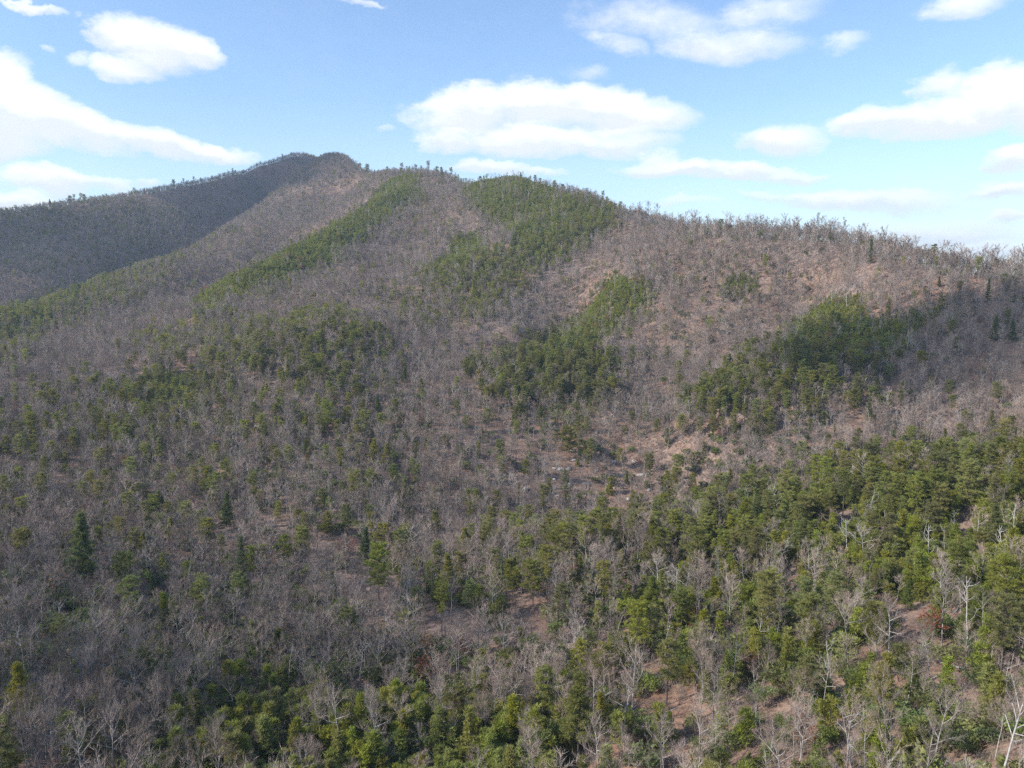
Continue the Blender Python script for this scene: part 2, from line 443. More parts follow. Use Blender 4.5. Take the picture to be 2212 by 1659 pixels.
# the land beyond the mountain, down to the horizon
ring_r = [0.0, 2600, 5200]
rv, rf = [], []
NSEG = 48
for r_ in ring_r[1:]:
    for k in range(NSEG):
        a = 2 * math.pi * k / NSEG
        rv.append((-300 + r_ * math.cos(a), 1200 + r_ * math.sin(a), -330.0 - r_ * 0.004))
rv.append((-300, 1200, -330.0))
for i in range(len(ring_r) - 2):
    for k in range(NSEG):
        a, b = i * NSEG + k, i * NSEG + (k + 1) % NSEG
        rf.append((a, a + NSEG, b + NSEG, b))
for k in range(NSEG): rf.append((len(rv) - 1, k, (k + 1) % NSEG))
land = mesh_obj('ground', rv, rf, [M_GROUND]); land['kind'] = 'structure'
# a skirt from the edge of the mountain sheet down to that land
sk_v, sk_f = [], []
edge_pts = [(x, Y0) for x in gx] + [(X1, y) for y in gy] + [(x, Y1) for x in gx[::-1]] + [(X0, y) for y in gy[::-1]]
for (x, y) in edge_pts:
    cx_, cy_ = (X0 + X1) / 2, (Y0 + Y1) / 2
    dx, dy = x - cx_, y - cy_; L = math.hypot(dx, dy)
    sk_v.append((x, y, float(ground(x, y)))); sk_v.append((x + dx / L * 700, y + dy / L * 700, -345.0))
for k in range(len(edge_pts)):
    a, b = 2 * k, 2 * ((k + 1) % len(edge_pts))
    sk_f.append((a, a + 1, b + 1, b))
sk = mesh_obj('hill_foot', sk_v, sk_f, [M_GROUND], smooth=True); sk['kind'] = 'structure'


# ------------------------------------------------------------------ tree geometry
class Geo:
    def __init__(self): self.v = []; self.f = []; self.m = []; self.n = 0
    def add(self, v, f, m=0):
        v = np.asarray(v, float); f = np.asarray(f, int) + self.n
        self.v.append(v); self.f.append(f); self.m.append(np.full(len(f), m)); self.n += len(v)
    def build(self, name, mats, parent=None, link=True, smooth=False):
        return mesh_obj(name, np.concatenate(self.v), np.concatenate(self.f), mats, parent, smooth, np.concatenate(self.m), link)


def tube(G, pts, radii, sides=5, m=0):
    pts = np.asarray(pts, float); n = len(pts)
    t = np.gradient(pts, axis=0); t /= np.linalg.norm(t, axis=1)[:, None] + 1e-9
    ref = np.array([0.0, 0, 1]) if abs(t[0][2]) < 0.8 else np.array([1.0, 0, 0])
    a = np.cross(t, ref); a /= np.linalg.norm(a, axis=1)[:, None] + 1e-9
    b = np.cross(t, a)
    ang = np.arange(sides) * 2 * math.pi / sides
    ring = pts[:, None, :] + np.asarray(radii)[:, None, None] * (a[:, None, :] * np.cos(ang)[None, :, None] + b[:, None, :] * np.sin(ang)[None, :, None])
    v = ring.reshape(-1, 3); f = []
    for i in range(n - 1):
        for k in range(sides):
            p, q = i * sides + k, i * sides + (k + 1) % sides
            f.append((p, q, q + sides)); f.append((p, q + sides, p + sides))
    G.add(v, f, m)


def slivers(G, base, tip, width, rng, m=0, lay=0.0):
    """Twigs: long thin faces from base to tip."""
    d = tip - base; L = np.linalg.norm(d, axis=1)[:, None] + 1e-9
    r = rng.normal(size=base.shape) + np.array([0, 0, lay]); s = np.cross(d / L, r); s /= np.linalg.norm(s, axis=1)[:, None] + 1e-9
    w_ = np.asarray(width).reshape(-1, 1) * 0.5
    v = np.stack([base - s * w_, base + s * w_, tip], 1).reshape(-1, 3)
    G.add(v, np.arange(len(v)).reshape(-1, 3), m)


def walk(start, d, L, n, up, wob, rng):
    p = [np.array(start, float)]; d = np.array(d, float); d /= np.linalg.norm(d)
    for i in range(n):
        d = d + rng.normal(size=3) * wob + np.array([0, 0, up]); d /= np.linalg.norm(d)
        p.append(p[-1] + d * L / n)
    return np.array(p)


def perp_dir(d, ang, rng):
    d = d / (np.linalg.norm(d) + 1e-9)
    r = rng.normal(size=3); s = r - d * np.dot(r, d); s /= np.linalg.norm(s) + 1e-9
    return d * math.cos(ang) + s * math.sin(ang)


def bare_tree(seed, H=18.0, Rc=4.2, fork=0.45, limbs=9, sub=5, twigs=10, tw=0.030, tl=1.35, lean=0.03, sides=5, stout=1.0, far=False):
    rng = np.random.default_rng(seed)
    Rc *= 0.86; fork = min(0.62, fork + 0.07)
    T, K = Geo(), Geo()
    trunk = walk((0, 0, -1.0), (rng.normal() * lean, rng.normal() * lean, 1), H * 0.86 + 1.0, 7, 0.05, 0.035, rng)
    tr = np.linspace(1, 0.12, len(trunk)) ** 0.9 * H * 0.0115 * stout
    tube(T, trunk, tr, sides)
    bases, tips, wid = [], [], []
    def at(path, t):
        x = t * (len(path) - 1); i = min(int(x), len(path) - 2)
        return path[i] * (1 - (x - i)) + path[i + 1] * (x - i), path[i + 1] - path[i]
    az0 = rng.random() * 6.28
    for i in range(limbs):
        t = fork + (1 - fork) * (i + rng.random() * 0.7) / limbs
        p, dr = at(trunk, min(t, 0.995))
        a = az0 + i * 2.4 + rng.normal() * 0.4
        rise = R(22 + 38 * (t - fork) / (1 - fork) + rng.normal() * 8)
        d = np.array([math.cos(a) * math.cos(rise), math.sin(a) * math.cos(rise), math.sin(rise)])
        prof = 0.55 + 0.75 * math.sin(math.pi * min(1, 0.25 + 0.7 * (t - fork) / (1 - fork)))
        L = Rc * prof * rng.uniform(0.8, 1.2)
        limb = walk(p, d, L, 4, 0.10, 0.13, rng)
        r0 = H * 0.0125 * stout * (0.5 - 0.28 * (t - fork) / (1 - fork))
        tube(T, limb, np.linspace(r0, r0 * 0.22, 5), 3 if far else 4)
        paths = [(limb, 0.25)]
        for j in range(sub):
            q, dq = at(limb, rng.uniform(0.25, 1.0))
            sb = walk(q, perp_dir(dq, R(rng.uniform(25, 60)), rng) + np.array([0, 0, 0.25]), L * rng.uniform(0.3, 0.55), 3, 0.10, 0.16, rng)
            if not far: tube(K, sb, np.linspace(r0 * 0.42, r0 * 0.12, 4), 3)
            else: slivers(K, sb[:1], sb[-1:], [r0 * 0.9], rng)
            paths.append((sb, 0.05))
        for path, lo in paths:
            for j in range(twigs):
                q, dq = at(path, rng.uniform(lo, 1.0))
                dd = perp_dir(dq, R(rng.uniform(15, 65)), rng) + np.array([0, 0, 0.3])
                tip = q + dd / np.linalg.norm(dd) * tl * rng.uniform(0.5, 1.25)
                bases.append(q); tips.append(tip); wid.append(tw * rng.uniform(0.7, 1.4))
                if not far:
                    for kk in range(2):
                        s_ = rng.uniform(0.2, 0.8); q2 = q * (1 - s_) + tip * s_
                        d3 = perp_dir(tip - q, R(rng.uniform(20, 60)), rng) + np.array([0, 0, 0.2])
                        bases.append(q2); tips.append(q2 + d3 * tl * rng.uniform(0.25, 0.6)); wid.append(tw * 0.7)
    top = trunk[-1]
    for j in range(twigs * 2):
        dd = perp_dir(np.array([0, 0, 1.0]), R(rng.uniform(5, 55)), rng)
        q = at(trunk, rng.uniform(0.8, 1.0))[0]
        bases.append(q); tips.append(q + dd * tl * rng.uniform(0.8, 1.6)); wid.append(tw)
    slivers(K, np.array(bases), np.array(tips), np.array(wid), rng)
    return T, K


def needle_tuft(K, centers, dirs, n, size, width, rng, flat=0.6):
    """Clusters of needle bundles: n faces per centre, fanning outwards and upwards."""
    c = np.repeat(centers, n, 0); d0 = np.repeat(dirs, n, 0)
    d = rng.normal(size=c.shape); d[:, 2] *= flat; d += d0 * 0.7 + np.array([0, 0, 0.35])
    d /= np.linalg.norm(d, axis=1)[:, None]
    st = c + rng.normal(size=c.shape) * size * 0.35 * np.array([1, 1, 0.5])
    slivers(K, st, st + d * (size * rng.uniform(0.55, 1.25, (len(c), 1))), width * rng.uniform(0.6, 1.3, len(c)), rng, 0, 1.6)


def pine(seed, H=16.0, Rc=3.2, crown=0.45, levels=12, per=5, tufts=4, n=16, size=0.75, width=0.16, shape='round', far=False, lean=0.03):
    rng = np.random.default_rng(seed)
    T, K = Geo(), Geo()
    trunk = walk((0, 0, -1.0), (rng.normal() * lean, rng.normal() * lean, 1), H + 0.6, 8, 0.04, 0.025, rng)
    tube(T, trunk, np.linspace(1, 0.10, len(trunk)) * H * 0.0120, 3 if far else 6)
    cs, ds = [], []
    az0 = rng.random() * 6.28
    gap = rng.random(4) * 6.28
    for l in range(levels):
        t = crown + (1 - crown) * (l + 0.3 * rng.random()) / levels
        h = (t - crown) / (1 - crown)
        if shape == 'round': prof = math.sqrt(max(0.0, 1 - ((h - 0.45) / 0.62) ** 2)) * 0.95
        elif shape == 'cone': prof = (1 - h) ** 0.8 * 0.95 + 0.06
        elif shape == 'flat': prof = 0.25 + 0.85 * h ** 0.8 if h < 0.85 else 0.7
        else: prof = (1 - h * 0.85) * 0.9
        x = t * (len(trunk) - 1); i = min(int(x), len(trunk) - 2)
        p = trunk[i] * (1 - (x - i)) + trunk[i + 1] * (x - i)
        for b in range(per):
            if rng.random() < 0.14: continue
            a = az0 + l * 1.3 + b * 6.283 / per + rng.normal() * 0.3
            L = Rc * prof * rng.uniform(0.6, 1.25)
            rise = {'round': -5 + 45 * h, 'cone': 5 + 25 * h, 'flat': 0 + 30 * h}.get(shape, 10 + 40 * h) + rng.normal() * 7
            d = np.array([math.cos(a) * math.cos(R(rise)), math.sin(a) * math.cos(R(rise)), math.sin(R(rise))])
            br = walk(p, d, max(L, 0.4), 3, 0.06, 0.10, rng)
            if not far: tube(T, br, np.linspace(0.055, 0.015, 4) * (H / 16), 3)
            for k in range(tufts):
                s_ = 1.0 - 0.62 * (k / max(1, tufts - 1)) * rng.uniform(0.7, 1.1) if tufts > 1 else 0.85
                xx = s_ * 3; ii = min(int(xx), 2)
                q = br[ii] * (1 - (xx - ii)) + br[ii + 1] * (xx - ii)
                side = np.array([-d[1], d[0], 0.0]) * rng.normal() * (0.28 * L * (0.4 + s_ * 0.5))
                cs.append(q + side); ds.append(d)
    for k in range(2 if far else 4):
        cs.append(trunk[-1] + rng.normal(size=3) * 0.2 - np.array([0, 0, 0.25 * k])); ds.append(np.array([0, 0, 1.0]))
    needle_tuft(K, np.array(cs), np.array(ds), n, size, width, rng, 0.45 if shape in ('round', 'flat') else 0.6)
    return T, K


def shrub(seed, Hs=2.6, Rs=1.7, n=520, leaf=0.36, wd=0.2, far=False):
    """A broad-leaved evergreen bush: a few stems under lobes of leaves."""
    rng = np.random.default_rng(seed)
    T, K = Geo(), Geo()
    lobes = []
    for k in range(6):
        a = k * 1.05 + rng.normal() * 0.4; rr = Rs * rng.uniform(0.25, 0.7); hh = Hs * rng.uniform(0.4, 0.85)
        tip = np.array([math.cos(a) * rr, math.sin(a) * rr, hh])
        if not far or k < 3: tube(T, walk((0, 0, -0.4), tip, np.linalg.norm(tip), 3, 0.05, 0.12, rng), np.linspace(0.06, 0.02, 4), 3)
        lobes.append((tip, rng.uniform(0.35, 0.6) * Rs))
    cs = []
    for tip, r_ in lobes:
        m_ = n // len(lobes); d = rng.normal(size=(m_, 3)); d /= np.linalg.norm(d, axis=1)[:, None]
        cs.append(tip + d * r_ * (rng.random((m_, 1)) ** 0.35) * np.array([1, 1, 0.75]))
    cs = np.concatenate(cs); d = rng.normal(size=cs.shape); d[:, 2] = np.abs(d[:, 2]) * 0.6
    d /= np.linalg.norm(d, axis=1)[:, None]
    slivers(K, cs, cs + d * leaf, wd * rng.uniform(0.7, 1.2, len(cs)), rng, 0, 1.2)
    return T, K


def brush(seed, Hs=3.0, n=60, wd=0.03):
    rng = np.random.default_rng(seed); T = Geo()
    b = np.zeros((n // 3, 3)); b[:, :2] = rng.normal(size=(n // 3, 2)) * 0.7; b[:, 2] = -0.2
    d = rng.normal(size=(n // 3, 3)) * 0.35; d[:, 2] = 1
    t = b + d * Hs * rng.uniform(0.5, 1.1, (n // 3, 1)); slivers(T, b, t, np.full(len(b), wd * 1.4), rng)
    k = rng.integers(0, len(b), n * 2); s_ = rng.uniform(0.3, 0.95, (n * 2, 1)); q = b[k] * (1 - s_) + t[k] * s_
    e = rng.normal(size=(n * 2, 3)) * 0.8; e[:, 2] = np.abs(e[:, 2]) + 0.3
    slivers(T, q, q + e * 0.5, np.full(n * 2, wd), rng)
    return T


def snag(seed, H=13.0, limbs=7):
    """A dead standing tree: pale trunk, few broken crooked limbs."""
    rng = np.random.default_rng(seed); T = Geo()
    trunk = walk((0, 0, -1.0), (rng.normal() * 0.10, rng.normal() * 0.05, 1), H + 1, 8, 0.02, 0.06, rng)
    tube(T, trunk, np.linspace(1, 0.22, 9) * H * 0.0115, 6)
    for i in range(limbs):
        x = rng.uniform(0.45, 0.98) * 8; ii = min(int(x), 7); p = trunk[ii] * (1 - (x - ii)) + trunk[ii + 1] * (x - ii)
        a = rng.random() * 6.28; d = np.array([math.cos(a), math.sin(a), rng.uniform(0.1, 1.3)])
        L = rng.uniform(1.0, 3.6) * H / 13
        lb = walk(p, d, L, 4, 0.06, 0.22, rng); tube(T, lb, np.linspace(0.065, 0.02, 5) * H / 13, 4)
        for k in range(3):
            j = rng.integers(1, 5); sb = walk(lb[j], perp_dir(lb[j] - lb[j - 1], R(50), rng), L * 0.4, 2, 0.05, 0.25, rng)
            tube(T, sb, np.linspace(0.04, 0.015, 3) * H / 13, 3)
    return T


# ------------------------------------------------------------------ what grows where (regions of the mountainside, outlined on the photograph)
def inside(u, v, poly):
    poly = np.asarray(poly, float); x, y = poly[:, 0], poly[:, 1]
    res = np.zeros(u.shape, bool); j = len(poly) - 1
    for i in range(len(poly)):
        cnd = ((y[i] > v) != (y[j] > v)) & (u < (x[j] - x[i]) * (v - y[i]) / (y[j] - y[i] + 1e-9) + x[i])
        res ^= cnd; j = i
    return res


THICKET = [([(395, 668), (430, 640), (480, 605), (560, 572), (740, 470), (830, 392), (900, 376), (906, 425), (850, 470), (770, 530), (700, 585), (600, 625), (500, 655), (440, 692)], 0.97, 1),
           ([(985, 392), (1130, 380), (1170, 390), (1230, 430), (1330, 465), (1320, 500), (1200, 540), (1130, 560), (1100, 520), (1060, 480), (1000, 440)], 0.85),
           ([(975, 520), (1040, 505), (1045, 560), (990, 595), (920, 612), (938, 572)], 0.9), ([(1040, 560), (1180, 520), (1240, 560), (1120, 600), (1000, 620)], 0.55),
           ([(1325, 592), (1390, 622), (1400, 690), (1335, 725), (1290, 772), (1330, 800), (1300, 830), (1200, 835), (1100, 805), (1106, 778), (1232, 705), (1282, 650)], 0.95),
           ([(1100, 800), (1330, 820), (1320, 890), (1200, 880), (1080, 860)], 0.5), ([(1200, 880), (1270, 880), (1260, 930), (1200, 930)], 0.4),
           ([(1620, 785), (1700, 722), (1800, 650), (1850, 640), (1880, 700), (1990, 710), (1970, 760), (1880, 785), (1760, 785), (1680, 800)], 0.9),
           ([(1580, 600), (1640, 600), (1660, 650), (1570, 660)], 0.6), ([(1880, 700), (2080, 660), (2080, 700), (1980, 740)], 0.3),
           ([(-200, 700), (0, 672), (200, 622), (262, 604), (262, 625), (180, 665), (70, 720), (-200, 790)], 0.85),
           ([(1480, 1190), (1700, 1110), (1980, 1060), (2212, 1015), (2500, 1000), (2500, 1300), (2212, 1300), (2080, 1290), (1900, 1300), (1700, 1250), (1600, 1290), (1500, 1260)], 0.85),
           ([(415, 1620), (480, 1560), (560, 1505), (605, 1505), (700, 1560), (900, 1570), (1000, 1570), (1130, 1555), (1290, 1640), (1310, 1800), (420, 1800)], 0.52),
           ([(280, 845), (400, 805), (450, 850), (420, 900), (310, 915)], 0.9), ([(260, 920), (330, 900), (320, 980), (260, 980)], 0.4),
           ([(1380, 1300), (1460, 1300), (1450, 1380), (1370, 1370)], 0.4), ([(840, 680), (980, 680), (1050, 700), (880, 720)], 0.15),
           ([(300, 700), (880, 690), (860, 850), (300, 850)], 0.05), ([(0, 850), (900, 850), (900, 1000), (0, 1000)], 0.03), ([(1380, 1290), (2300, 1290), (2300, 1420), (1380, 1480)], 0.13), ([(1380, 1420), (2300, 1420), (2300, 1800), (1380, 1800)], 0.035), ([(900, 1250), (1380, 1260), (1380, 1560), (900, 1560)], 0.05)]
PINES = [([(1360, 1120), (1600, 1080), (1800, 1010), (2000, 985), (2140, 985), (2212, 1040), (2500, 1040), (2500, 1110), (2000, 1130), (1780, 1180), (1600, 1220), (1440, 1190), (1370, 1170)], 0.25),
         ([(1480, 880), (1560, 820), (1640, 775), (1780, 770), (1850, 800), (1935, 800), (1900, 900), (1780, 870), (1720, 930), (1650, 980), (1530, 945)], 0.55),
         ([(1010, 800), (1090, 745), (1200, 770), (1300, 780), (1335, 860), (1325, 895), (1200, 885), (1080, 890), (1030, 840)], 0.42),
         ([(905, 605), (1000, 565), (1100, 545), (1200, 500), (1335, 462), (1335, 505), (1240, 565), (1140, 610), (1065, 690), (1010, 680), (920, 625)], 0.5),
         ([(1000, 640), (1070, 640), (1060, 700), (1000, 700)], 0.4), ([(1220, 430), (1360, 440), (1360, 480), (1240, 460)], 0.3),
         ([(270, 745), (440, 705), (600, 700), (700, 680), (870, 765), (840, 805), (700, 850), (600, 840), (400, 835), (300, 785)], 0.30),
         ([(820, 620), (1000, 640), (960, 740), (840, 700)], 0.2), ([(640, 690), (760, 670), (780, 760), (640, 760)], 0.3),
         ([(-200, 690), (0, 680), (280, 565), (430, 560), (330, 640), (60, 780), (-200, 820)], 0.26), ([(-200, 740), (60, 690), (60, 800), (-200, 850)], 0.4),
         ([(0, 850), (560, 820), (900, 850), (820, 1000), (500, 960), (0, 1010)], 0.12),
         ([(0, 1000), (900, 1000), (900, 1280), (0, 1280)], 0.06), ([(1080, 1195), (1350, 1160), (1480, 1180), (1350, 1250), (1100, 1265)], 0.30),
         ([(1400, 1180), (1750, 1150), (1750, 1300), (1450, 1290)], 0.10), ([(2000, 1080), (2300, 1080), (2300, 1200), (2000, 1180)], 0.08),
         ([(1180, 1480), (1320, 1450), (1320, 1659), (1180, 1659)], 0.15), ([(1380, 1350), (2212, 1350), (2212, 1659), (1380, 1659)], 0.035),
         ([(600, 1090), (860, 1090), (860, 1240), (600, 1240)], 0.08), ([(420, 480), (560, 470), (560, 560), (420, 600)], 0.05),
         ([(200, 560), (480, 480), (520, 520), (300, 640)], 0.12), ([(640, 370), (980, 370), (960, 520), (560, 560)], 0.05), ([(-200, 470), (240, 430), (480, 480), (300, 580), (-200, 640)], 0.07), ([(-200, 450), (100, 440), (200, 500), (-200, 560)], 0.14)]
OPEN = [([(1380, 1290), (1700, 1310), (2300, 1320), (2300, 1800), (1300, 1800), (1330, 1500)], 0.27), ([(960, 900), (1180, 900), (1560, 1010), (1540, 1100), (1300, 1150), (1000, 1050)], 0.36),
        ([(1130, 1030), (1540, 1040), (1480, 1110), (1180, 1110)], 0.3), ([(1490, 660), (1560, 660), (1540, 740), (1490, 740)], 0.6), ([(850, 1250), (1380, 1230), (1330, 1500), (900, 1540)], 0.7)]
SHRUBS = [([(850, 1290), (1380, 1270), (1500, 1300), (2300, 1320), (2300, 1800), (850, 1800)], 0.38), ([(0, 1240), (600, 1290), (850, 1400), (850, 1560), (0, 1500)], 0.95), ([(0, 1500), (420, 1500), (420, 1800), (0, 1800)], 0.15),
          ([(380, 1480), (850, 1440), (850, 1800), (380, 1800)], 0.7), ([(0, 440), (240, 420), (480, 470), (300, 560), (0, 600)], 0.35), ([(1500, 940), (1760, 960), (1750, 1060), (1450, 1040)], 0.35),
          ([(-100, 900), (900, 900), (900, 1290), (-100, 1240)], 0.25), ([(1100, 1180), (1500, 1170), (1500, 1300), (1000, 1300)], 0.5), ([(1780, 960), (2300, 940), (2300, 1020), (1800, 1060)], 0.25), ([(1100, 880), (1300, 900), (1320, 980), (1050, 970)], 0.12)]


SNAGS = [([(1680, 840), (2500, 820), (2500, 1010), (1700, 1010)], 1.0), ([(1480, 1120), (2500, 1010), (2500, 1330), (1500, 1300)], 0.8), ([(1850, 620), (2500, 620), (2500, 820), (1850, 820)], 0.8), ([(1380, 1300), (2500, 1300), (2500, 1900), (1380, 1900)], 0.6)]
def density(u, v, table, base, dist_):
    d = np.full(u.shape, base)
    for row in table:
        poly, val = row[:2]
        if len(row) > 2:                       # only this side of the hollow behind the crest
            near = dist_ < 800 + (u - 430) * 1.22
            d = np.where(inside(u, v, poly) & near, val, d); continue
        d = np.where(inside(u, v, poly), np.maximum(d, val) if base < 0.5 else val, d)
    return d


# ------------------------------------------------------------------ scatter over the mountain
RNG = np.random.default_rng(20)


def scatter(n, dmin, dmax, margin=60.0, half=40.0):
    """Random points on the ground within the wedge the drone looks over, uniform per square metre."""
    th = np.radians(RNG.uniform(-half, half, n)); d = np.sqrt(RNG.uniform(dmin ** 2, dmax ** 2, n))
    return d * np.sin(th), d * np.cos(th)


def area(dmin, dmax, half=40.0): return 2 * R(half) / 2 * (dmax ** 2 - dmin ** 2)


def thin(x, y, cell):
    """Keep at most one stem per grid cell."""
    key = np.floor(x / cell).astype(np.int64) * 1000003 + np.floor(y / cell).astype(np.int64)
    _, i = np.unique(key, return_index=True)
    return np.sort(i)


def on_view(x, y, top):
    z = ground(x, y); u, v, f = project(x, y, z + top * 0.5)
    ok = (u > -330) & (u < 2540) & (v < 1990)
    return ok & seen_from_start(x, y, top)


def warp(x, y):
    """Irregular borders: the regions are looked up a little off the true spot."""
    z = ground(x, y); u, v, f = project(x, y, z)
    k = FPX / np.maximum(f, 60)
    du = (vnoise(x, y, 30.0, 41, 3) - 0.5 + RNG.normal(size=x.shape) * 0.20) * 24 * k; dv = (vnoise(x, y, 30.0, 43, 3) - 0.5 + RNG.normal(size=x.shape) * 0.25) * 9 * k
    return u + du, v + dv


def gather(kind, per_m2_near, per_m2_far, dmin, dmax, table, base, top, cell, bands=((0, 500), (500, 1100), (1100, 2300))):
    X, Y = [], []
    for lo, hi in bands:
        lo, hi = max(lo, dmin), min(hi, dmax)
        if hi <= lo: continue
        t = (lo + hi) / 2 / 1700.0
        n = int(1.35 * area(lo, hi) * (per_m2_near * (1 - t) + per_m2_far * t))
        x, y = scatter(n, lo, hi)
        u, v = warp(x, y)
        keep = RNG.random(n) < density(u, v, table, base, np.hypot(x, y))
        x, y = x[keep], y[keep]
        gs = np.hypot(ground(x + 4, y) - ground(x - 4, y), ground(x, y + 4) - ground(x, y - 4)) / 8
        keep = RNG.random(len(x)) < np.minimum(1.0, np.sqrt(1 + gs * gs) * (0.7 + 0.5 * gs)); x, y = x[keep], y[keep]
        k = thin(x, y, cell); x, y = x[k], y[k]
        ok = on_view(x, y, top); X.append(x[ok]); Y.append(y[ok])
    return np.concatenate(X), np.concatenate(Y)


# bare trees stand everywhere except deep in the young thickets
bx, by = gather('bare', 0.085, 0.072, 62, 2300, OPEN, 1.0, 15.0, 1.6)
u_, v_ = warp(bx, by)
bd = np.hypot(bx, by)
tk = density(u_, v_, THICKET, 0.0, bd); pk = density(u_, v_, PINES, 0.0, bd)
k = RNG.random(len(bx)) > np.maximum(np.minimum(tk * 1.06, 0.97), pk * 0.9); bx, by = bx[k], by[k]
px_, py_ = gather('pine', 0.090, 0.060, 66, 2300, PINES, 0.022, 14.0, 2.8)
yx, yy = gather('young', 0.26, 0.30, 60, 1700, THICKET, 0.008, 4.0, 1.5)
lx, ly = gather('laurel', 0.10, 0.03, 55, 1900, SHRUBS, 0.06, 2.0, 1.6)
rx, ry = gather('brush', 0.09, 0.06, 55, 560, [], 0.9, 3.0, 1.2)
sx_, sy_ = gather('snag', 0.0130, 0.0060, 66, 1100, SNAGS, 0.16, 12.0, 4.0)
ux_, uy_ = gather('rust', 0.0016, 0.0010, 66, 1000, [], 0.5, 5.0, 4.0)
fx_, fy_ = gather('log', 0.006, 0.001, 62, 420, [(OPEN[0][0], 1.0), (OPEN[2][0], 0.7)], 0.25, 0.5, 4.0)
print('counts', len(bx), len(px_), len(yx), len(lx), len(rx), len(sx_), len(ux_), len(fx_))

# taller bare trees standing clear along the right-hand skyline
ridge = []
for u in RNG.uniform(1330, 2230, 230):
    v = 400.0
    while v < 640 and hit(u, v) is None: v += 3.0
    h_ = hit(u, v + 2.0)
    if h_: ridge.append((h_[0] + RNG.normal() * 4, h_[1] + RNG.normal() * 7))
ridge = np.array(ridge)
# ------------------------------------------------------------------ shapes of each kind
def joined(T, K, name, m1, m2):
    G_ = Geo()
    for s_, m_ in ((T, 0), (K, 1)):
        if s_.n: G_.add(np.concatenate(s_.v), np.concatenate(s_.f), m_)
    return G_.build(name, [m1, m2], link=False)


BARE_P = [dict(H=19, Rc=4.6, fork=0.42, limbs=10), dict(H=17, Rc=3.8, fork=0.5, limbs=8), dict(H=20, Rc=4.2, fork=0.52, limbs=9), dict(H=15, Rc=4.4, fork=0.33, limbs=9, stout=1.1),
          dict(H=18, Rc=3.2, fork=0.55, limbs=8, stout=0.85), dict(H=14, Rc=2.8, fork=0.45, limbs=7, stout=0.85), dict(H=21, Rc=5.2, fork=0.42, limbs=11, stout=1.15), dict(H=16, Rc=3.4, fork=0.48, limbs=8, lean=0.12)]
bare_near = [bare_tree(100 + i, **p) for i, p in enumerate(BARE_P)]
bare_mid = [bare_tree(200 + i, tw=0.062, tl=1.6, sub=4, twigs=9, far=True, sides=4, stout=p.pop('stout', 1.0) * 1.05, **p) for i, p in enumerate([dict(q) for q in BARE_P])]
bare_far = [bare_tree(300 + i, tw=0.13, tl=1.8, sub=2, twigs=7, far=True, sides=3, stout=p.pop('stout', 1.0) * 1.15, **p) for i, p in enumerate([dict(q) for q in BARE_P])]
PINE_P = [dict(H=16, Rc=3.3, crown=0.45, shape='round'), dict(H=18, Rc=3.1, crown=0.5, shape='round', levels=11), dict(H=14, Rc=3.4, crown=0.38, shape='round'), dict(H=17, Rc=3.3, crown=0.42, shape='other', levels=13),
          dict(H=19, Rc=2.9, crown=0.55, shape='flat', levels=9), dict(H=13, Rc=2.6, crown=0.4, shape='round', levels=10)]
pine_near = [pine(400 + i, n=36, size=0.55, width=0.12, tufts=5, **p) for i, p in enumerate(PINE_P)]
pine_far = [pine(450 + i, n=8, size=1.15, width=0.38, tufts=3, far=True, per=4, **{**p, 'levels': 8}) for i, p in enumerate(PINE_P)]
YOUNG_P = [dict(H=5.5, Rc=1.5, crown=0.06, shape='cone', levels=9), dict(H=4.2, Rc=1.4, crown=0.05, shape='cone', levels=8), dict(H=6.5, Rc=1.7, crown=0.1, shape='other', levels=10), dict(H=4.8, Rc=1.6, crown=0.08, shape='round', levels=8)]
young_near = [pine(500 + i, n=26, size=0.45, width=0.115, tufts=3, per=5, **p) for i, p in enumerate(YOUNG_P)]
young_far = [pine(550 + i, n=7, size=0.85, width=0.34, tufts=2, far=True, per=4, **{**p, 'levels': 6}) for i, p in enumerate(YOUNG_P)]
laurel_near = [shrub(600 + i, Hs=h, Rs=r_, n=620) for i, (h, r_) in enumerate([(2.6, 1.8), (2.0, 1.6), (3.4, 1.9), (2.4, 2.2)])]
laurel_far = [shrub(650 + i, Hs=h, Rs=r_, n=150, leaf=0.6, wd=0.42, far=True) for i, (h, r_) in enumerate([(2.6, 1.8), (2.0, 1.6), (3.2, 2.0)])]
brush_s = [brush(700 + i, h, 70) for i, h in enumerate((2.2, 3.2, 4.2, 2.8))]
snag_s = [snag(800 + i, h, l) for i, (h, l) in enumerate(((13, 7), (11, 4), (15, 9), (9, 3), (14, 12), (8, 2), (12, 8), (10, 6), (16, 10)))]


